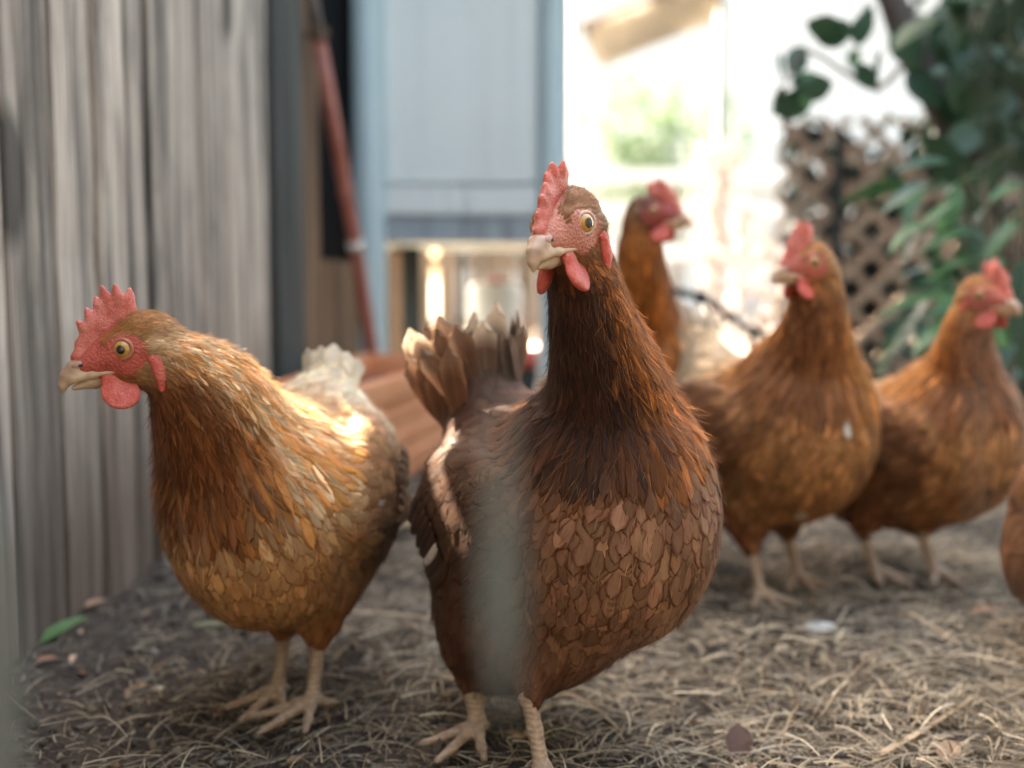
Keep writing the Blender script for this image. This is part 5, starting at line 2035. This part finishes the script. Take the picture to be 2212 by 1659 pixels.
HENS = [
    # middle hen, facing the camera
    dict(seed=1, label='dark brown hen in the middle, facing the camera with one orange eye in focus', xy=(.046, .905), yaw=-60, bz=.178, pitch=15, width=.93, scale=1.0,
         head=W3(1229, 492, .775), hyaw=-90 - 27, hpitch=14, hroll=4, hscale=1.30,
         feet=[(.022, .815, -80), (-.028, .90, -120)], extra=[((-.105, 0, -.045), (.062, .060, .070), 'fluff'), ((-.045, 0, .022), (.075, .078, .074), 'back'), ((-.05, -.02, -.07), (.065, .06, .06), 'belly')], tail=84, tail_side=-.08, tail_len=.095, tail_spread=5, tail_w=.022, tip_share=.20, tail_n=40, tail_jit=.09, tail_back=.045, tail_ragged=.15, flight_len=.052, tail_root=(-.112, -.012, .130), tail_r=.027, rump_r=.064,
         nrad=(.060, .054, .047, .041, .0355, .0305, .0265, .0230, .0195),
         ndir0=(.35, 0, .9), nk0=.08, ndir1=(.10, .12, -1), nk1=.07, pal=PAL_M, vox=.0026, tries=170000, dens=1.0, white_flight=-1, nw=6, hairs=11000, vary=.20,
         front=(.26, -.96, 0), front_bias=.22, neck_alt=.4, comb=dict(h=.62, lean=.16), wattle_splay=10),
    # left hen
    dict(seed=2, label='light orange hen on the left with head lowered and cream striped neck hackles', xy=(-.196, .985), yaw=-101, bz=.180, pitch=-8, width=.88, scale=.93,
         head=W3(306, 752, .84), hyaw=-90 - 72, hpitch=16, hroll=0, hscale=1.28,
         feet=[(-.170, .955, -125), (-.205, .985, -110)], tail=70, tail_len=.050, tail_spread=9, tail_w=.020, tail_n=9, tail_root=(-.125, 0, .065), tail_r=.018, extra=[((-.085, .0, .020), (.075, .056, .056), 'rump'), ((-.10, 0, -.04), (.06, .065, .065), 'fluff')],
         ndir0=(.7, -.25, .75), nk0=.08, ndir1=(.75, .30, -.25), nk1=.05, pal=PAL_L, vox=.0026, tries=150000, dens=1.0,
         nrad=(.066, .062, .057, .051, .0455, .040, .034, .0275, .021), nw=6, hairs=9000, vary=.16,
         front=(.75, -.2, -.85), front_bias=.1, neck_alt=.40, comb=dict(h=.95)),
    # hen on the right of the middle one
    dict(seed=3, label='golden brown hen right of the middle one, head turned left, pale tail behind', xy=(.305, 1.36), yaw=-62, bz=.184, pitch=10, width=.96, scale=1.0,
         head=W3(1752, 572, 1.23), hyaw=-90 - 60, hpitch=8, hroll=0, hscale=1.15,
         feet=[(.345, 1.375, -80), (.285, 1.30, -75)], tail=58, tail_len=.095, tail_w=.022, tail_n=12, tail_root=(-.115, 0, .095), tail_r=.032, extra=[((-.085, 0, .03), (.07, .06, .06), 'rump')],
         ndir0=(.3, 0, .9), nk0=.08, ndir1=(-.02, .10, -1), nk1=.08, pal=PAL_O, vox=.0038, tries=34000, dens=.9, vary=.27, hairs=3000, whites=.004, head_vox=.0016,
         nrad=(.068, .062, .055, .048, .041, .036, .031, .027, .022), front=(.6, -.8, 0), front_bias=-.1, comb=dict(h=1.1)),
    # hen at the right by the shrub
    dict(seed=4, label='brown hen furthest right of the standing ones, in front of the green shrub', xy=(.502, 1.44), yaw=-42, bz=.162, pitch=8, width=.92, scale=.96,
         head=W3(2120, 640, 1.34), hyaw=-90 + 28, hpitch=10, hroll=0, hscale=1.15,
         feet=[(.520, 1.40, -70), (.447, 1.40, -60)], tail=64, tail_len=.070, tail_w=.020, tail_n=10, tail_root=(-.112, 0, .072), tail_r=.026,
         ndir0=(.3, 0, .9), nk0=.07, ndir1=(-.15, .15, -1), nk1=.07, pal=PAL_O, vox=.0040, tries=30000, dens=.9, vary=.27, hairs=2500, whites=.004, head_vox=.0016,
         nrad=(.066, .060, .052, .045, .039, .034, .030, .026, .021), front=(.6, -.5, 0), comb=dict(h=1.0, lean=.1)),
    # hen behind the middle one
    dict(seed=5, label='hen behind the middle one with dark head turned right and backlit red wattles', xy=(.150, 1.56), yaw=-60, bz=.190, pitch=24, width=.92, scale=1.0,
         head=W3(1402, 462, 1.44), hyaw=-90 + 64, hpitch=6, hroll=0, hscale=1.15,
         feet=[(.19, 1.52, -70), (.11, 1.50, -60)], tail=45, tail_len=.08, tail_w=.024, tail_n=9,
         ndir0=(.25, 0, .95), nk0=.10, ndir1=(0, .05, -1), nk1=.10, pal=PAL_B, vox=.0040, tries=28000, dens=.9, vary=.22, head_vox=.0016,
         nrad=(.064, .056, .048, .042, .037, .034, .031, .027, .022), front=(.6, -.6, 0), comb=dict(h=1.0)),
    # hen cut off by the right edge
    dict(seed=6, label='rump of a brown hen cut off at the right edge of the picture', xy=(.622, 1.12), yaw=-15, bz=.110, pitch=-4, width=.95, scale=.85,
         head=(.80, 1.05, .10), hyaw=-20, hpitch=40, hroll=0, hscale=1.1, hock=(-.02, 0, .045),
         feet=[(.60, 1.16, -20), (.59, 1.08, -20)], tail=100, tail_len=.04, tail_w=.02, tail_n=7,
         ndir0=(.9, 0, .2), nk0=.07, ndir1=(-.8, 0, .3), nk1=.05, pal=dict(PAL_B, rump=PAL_B['fluff'], tail=PAL_B['flight'], tail_tip=PAL_B['flight'][0]), vox=.0050, tries=15000, dens=.8, head_vox=.002,
         front=(.6, -.6, 0), comb=dict(h=1.0)),
]


def tint_left(X, N, ca, cb):
    # pale saddle and rump, dark lower edge of the folded wing
    k = np.clip((-X[:, 0] - .015) / .06, 0, 1) * np.clip((X[:, 2] - .17) / .04, 0, 1)
    k = (k * .85)[:, None]
    ca = ca * (1 - k) + np.array((.74, .63, .46)) * k
    cb = cb * (1 - k) + np.array((.60, .42, .22)) * k
    w = np.clip((np.abs(X[:, 1]) - .054) / .008, 0, 1) * np.clip((.185 - X[:, 2]) / .02, 0, 1) * np.clip((X[:, 2] - .125) / .01, 0, 1) * (X[:, 0] < .03) * (X[:, 0] > -.12)
    w = w[:, None] * .8
    ca = ca * (1 - w) + np.array((.15, .075, .040)) * w
    cb = cb * (1 - w) + np.array((.08, .032, .014)) * w
    return ca, cb


HENS[1]['tint'] = tint_left
for sp in HENS[:ONLY_HENS] if 'ONLY_HENS' in globals() else HENS:
    make_hen(sp)
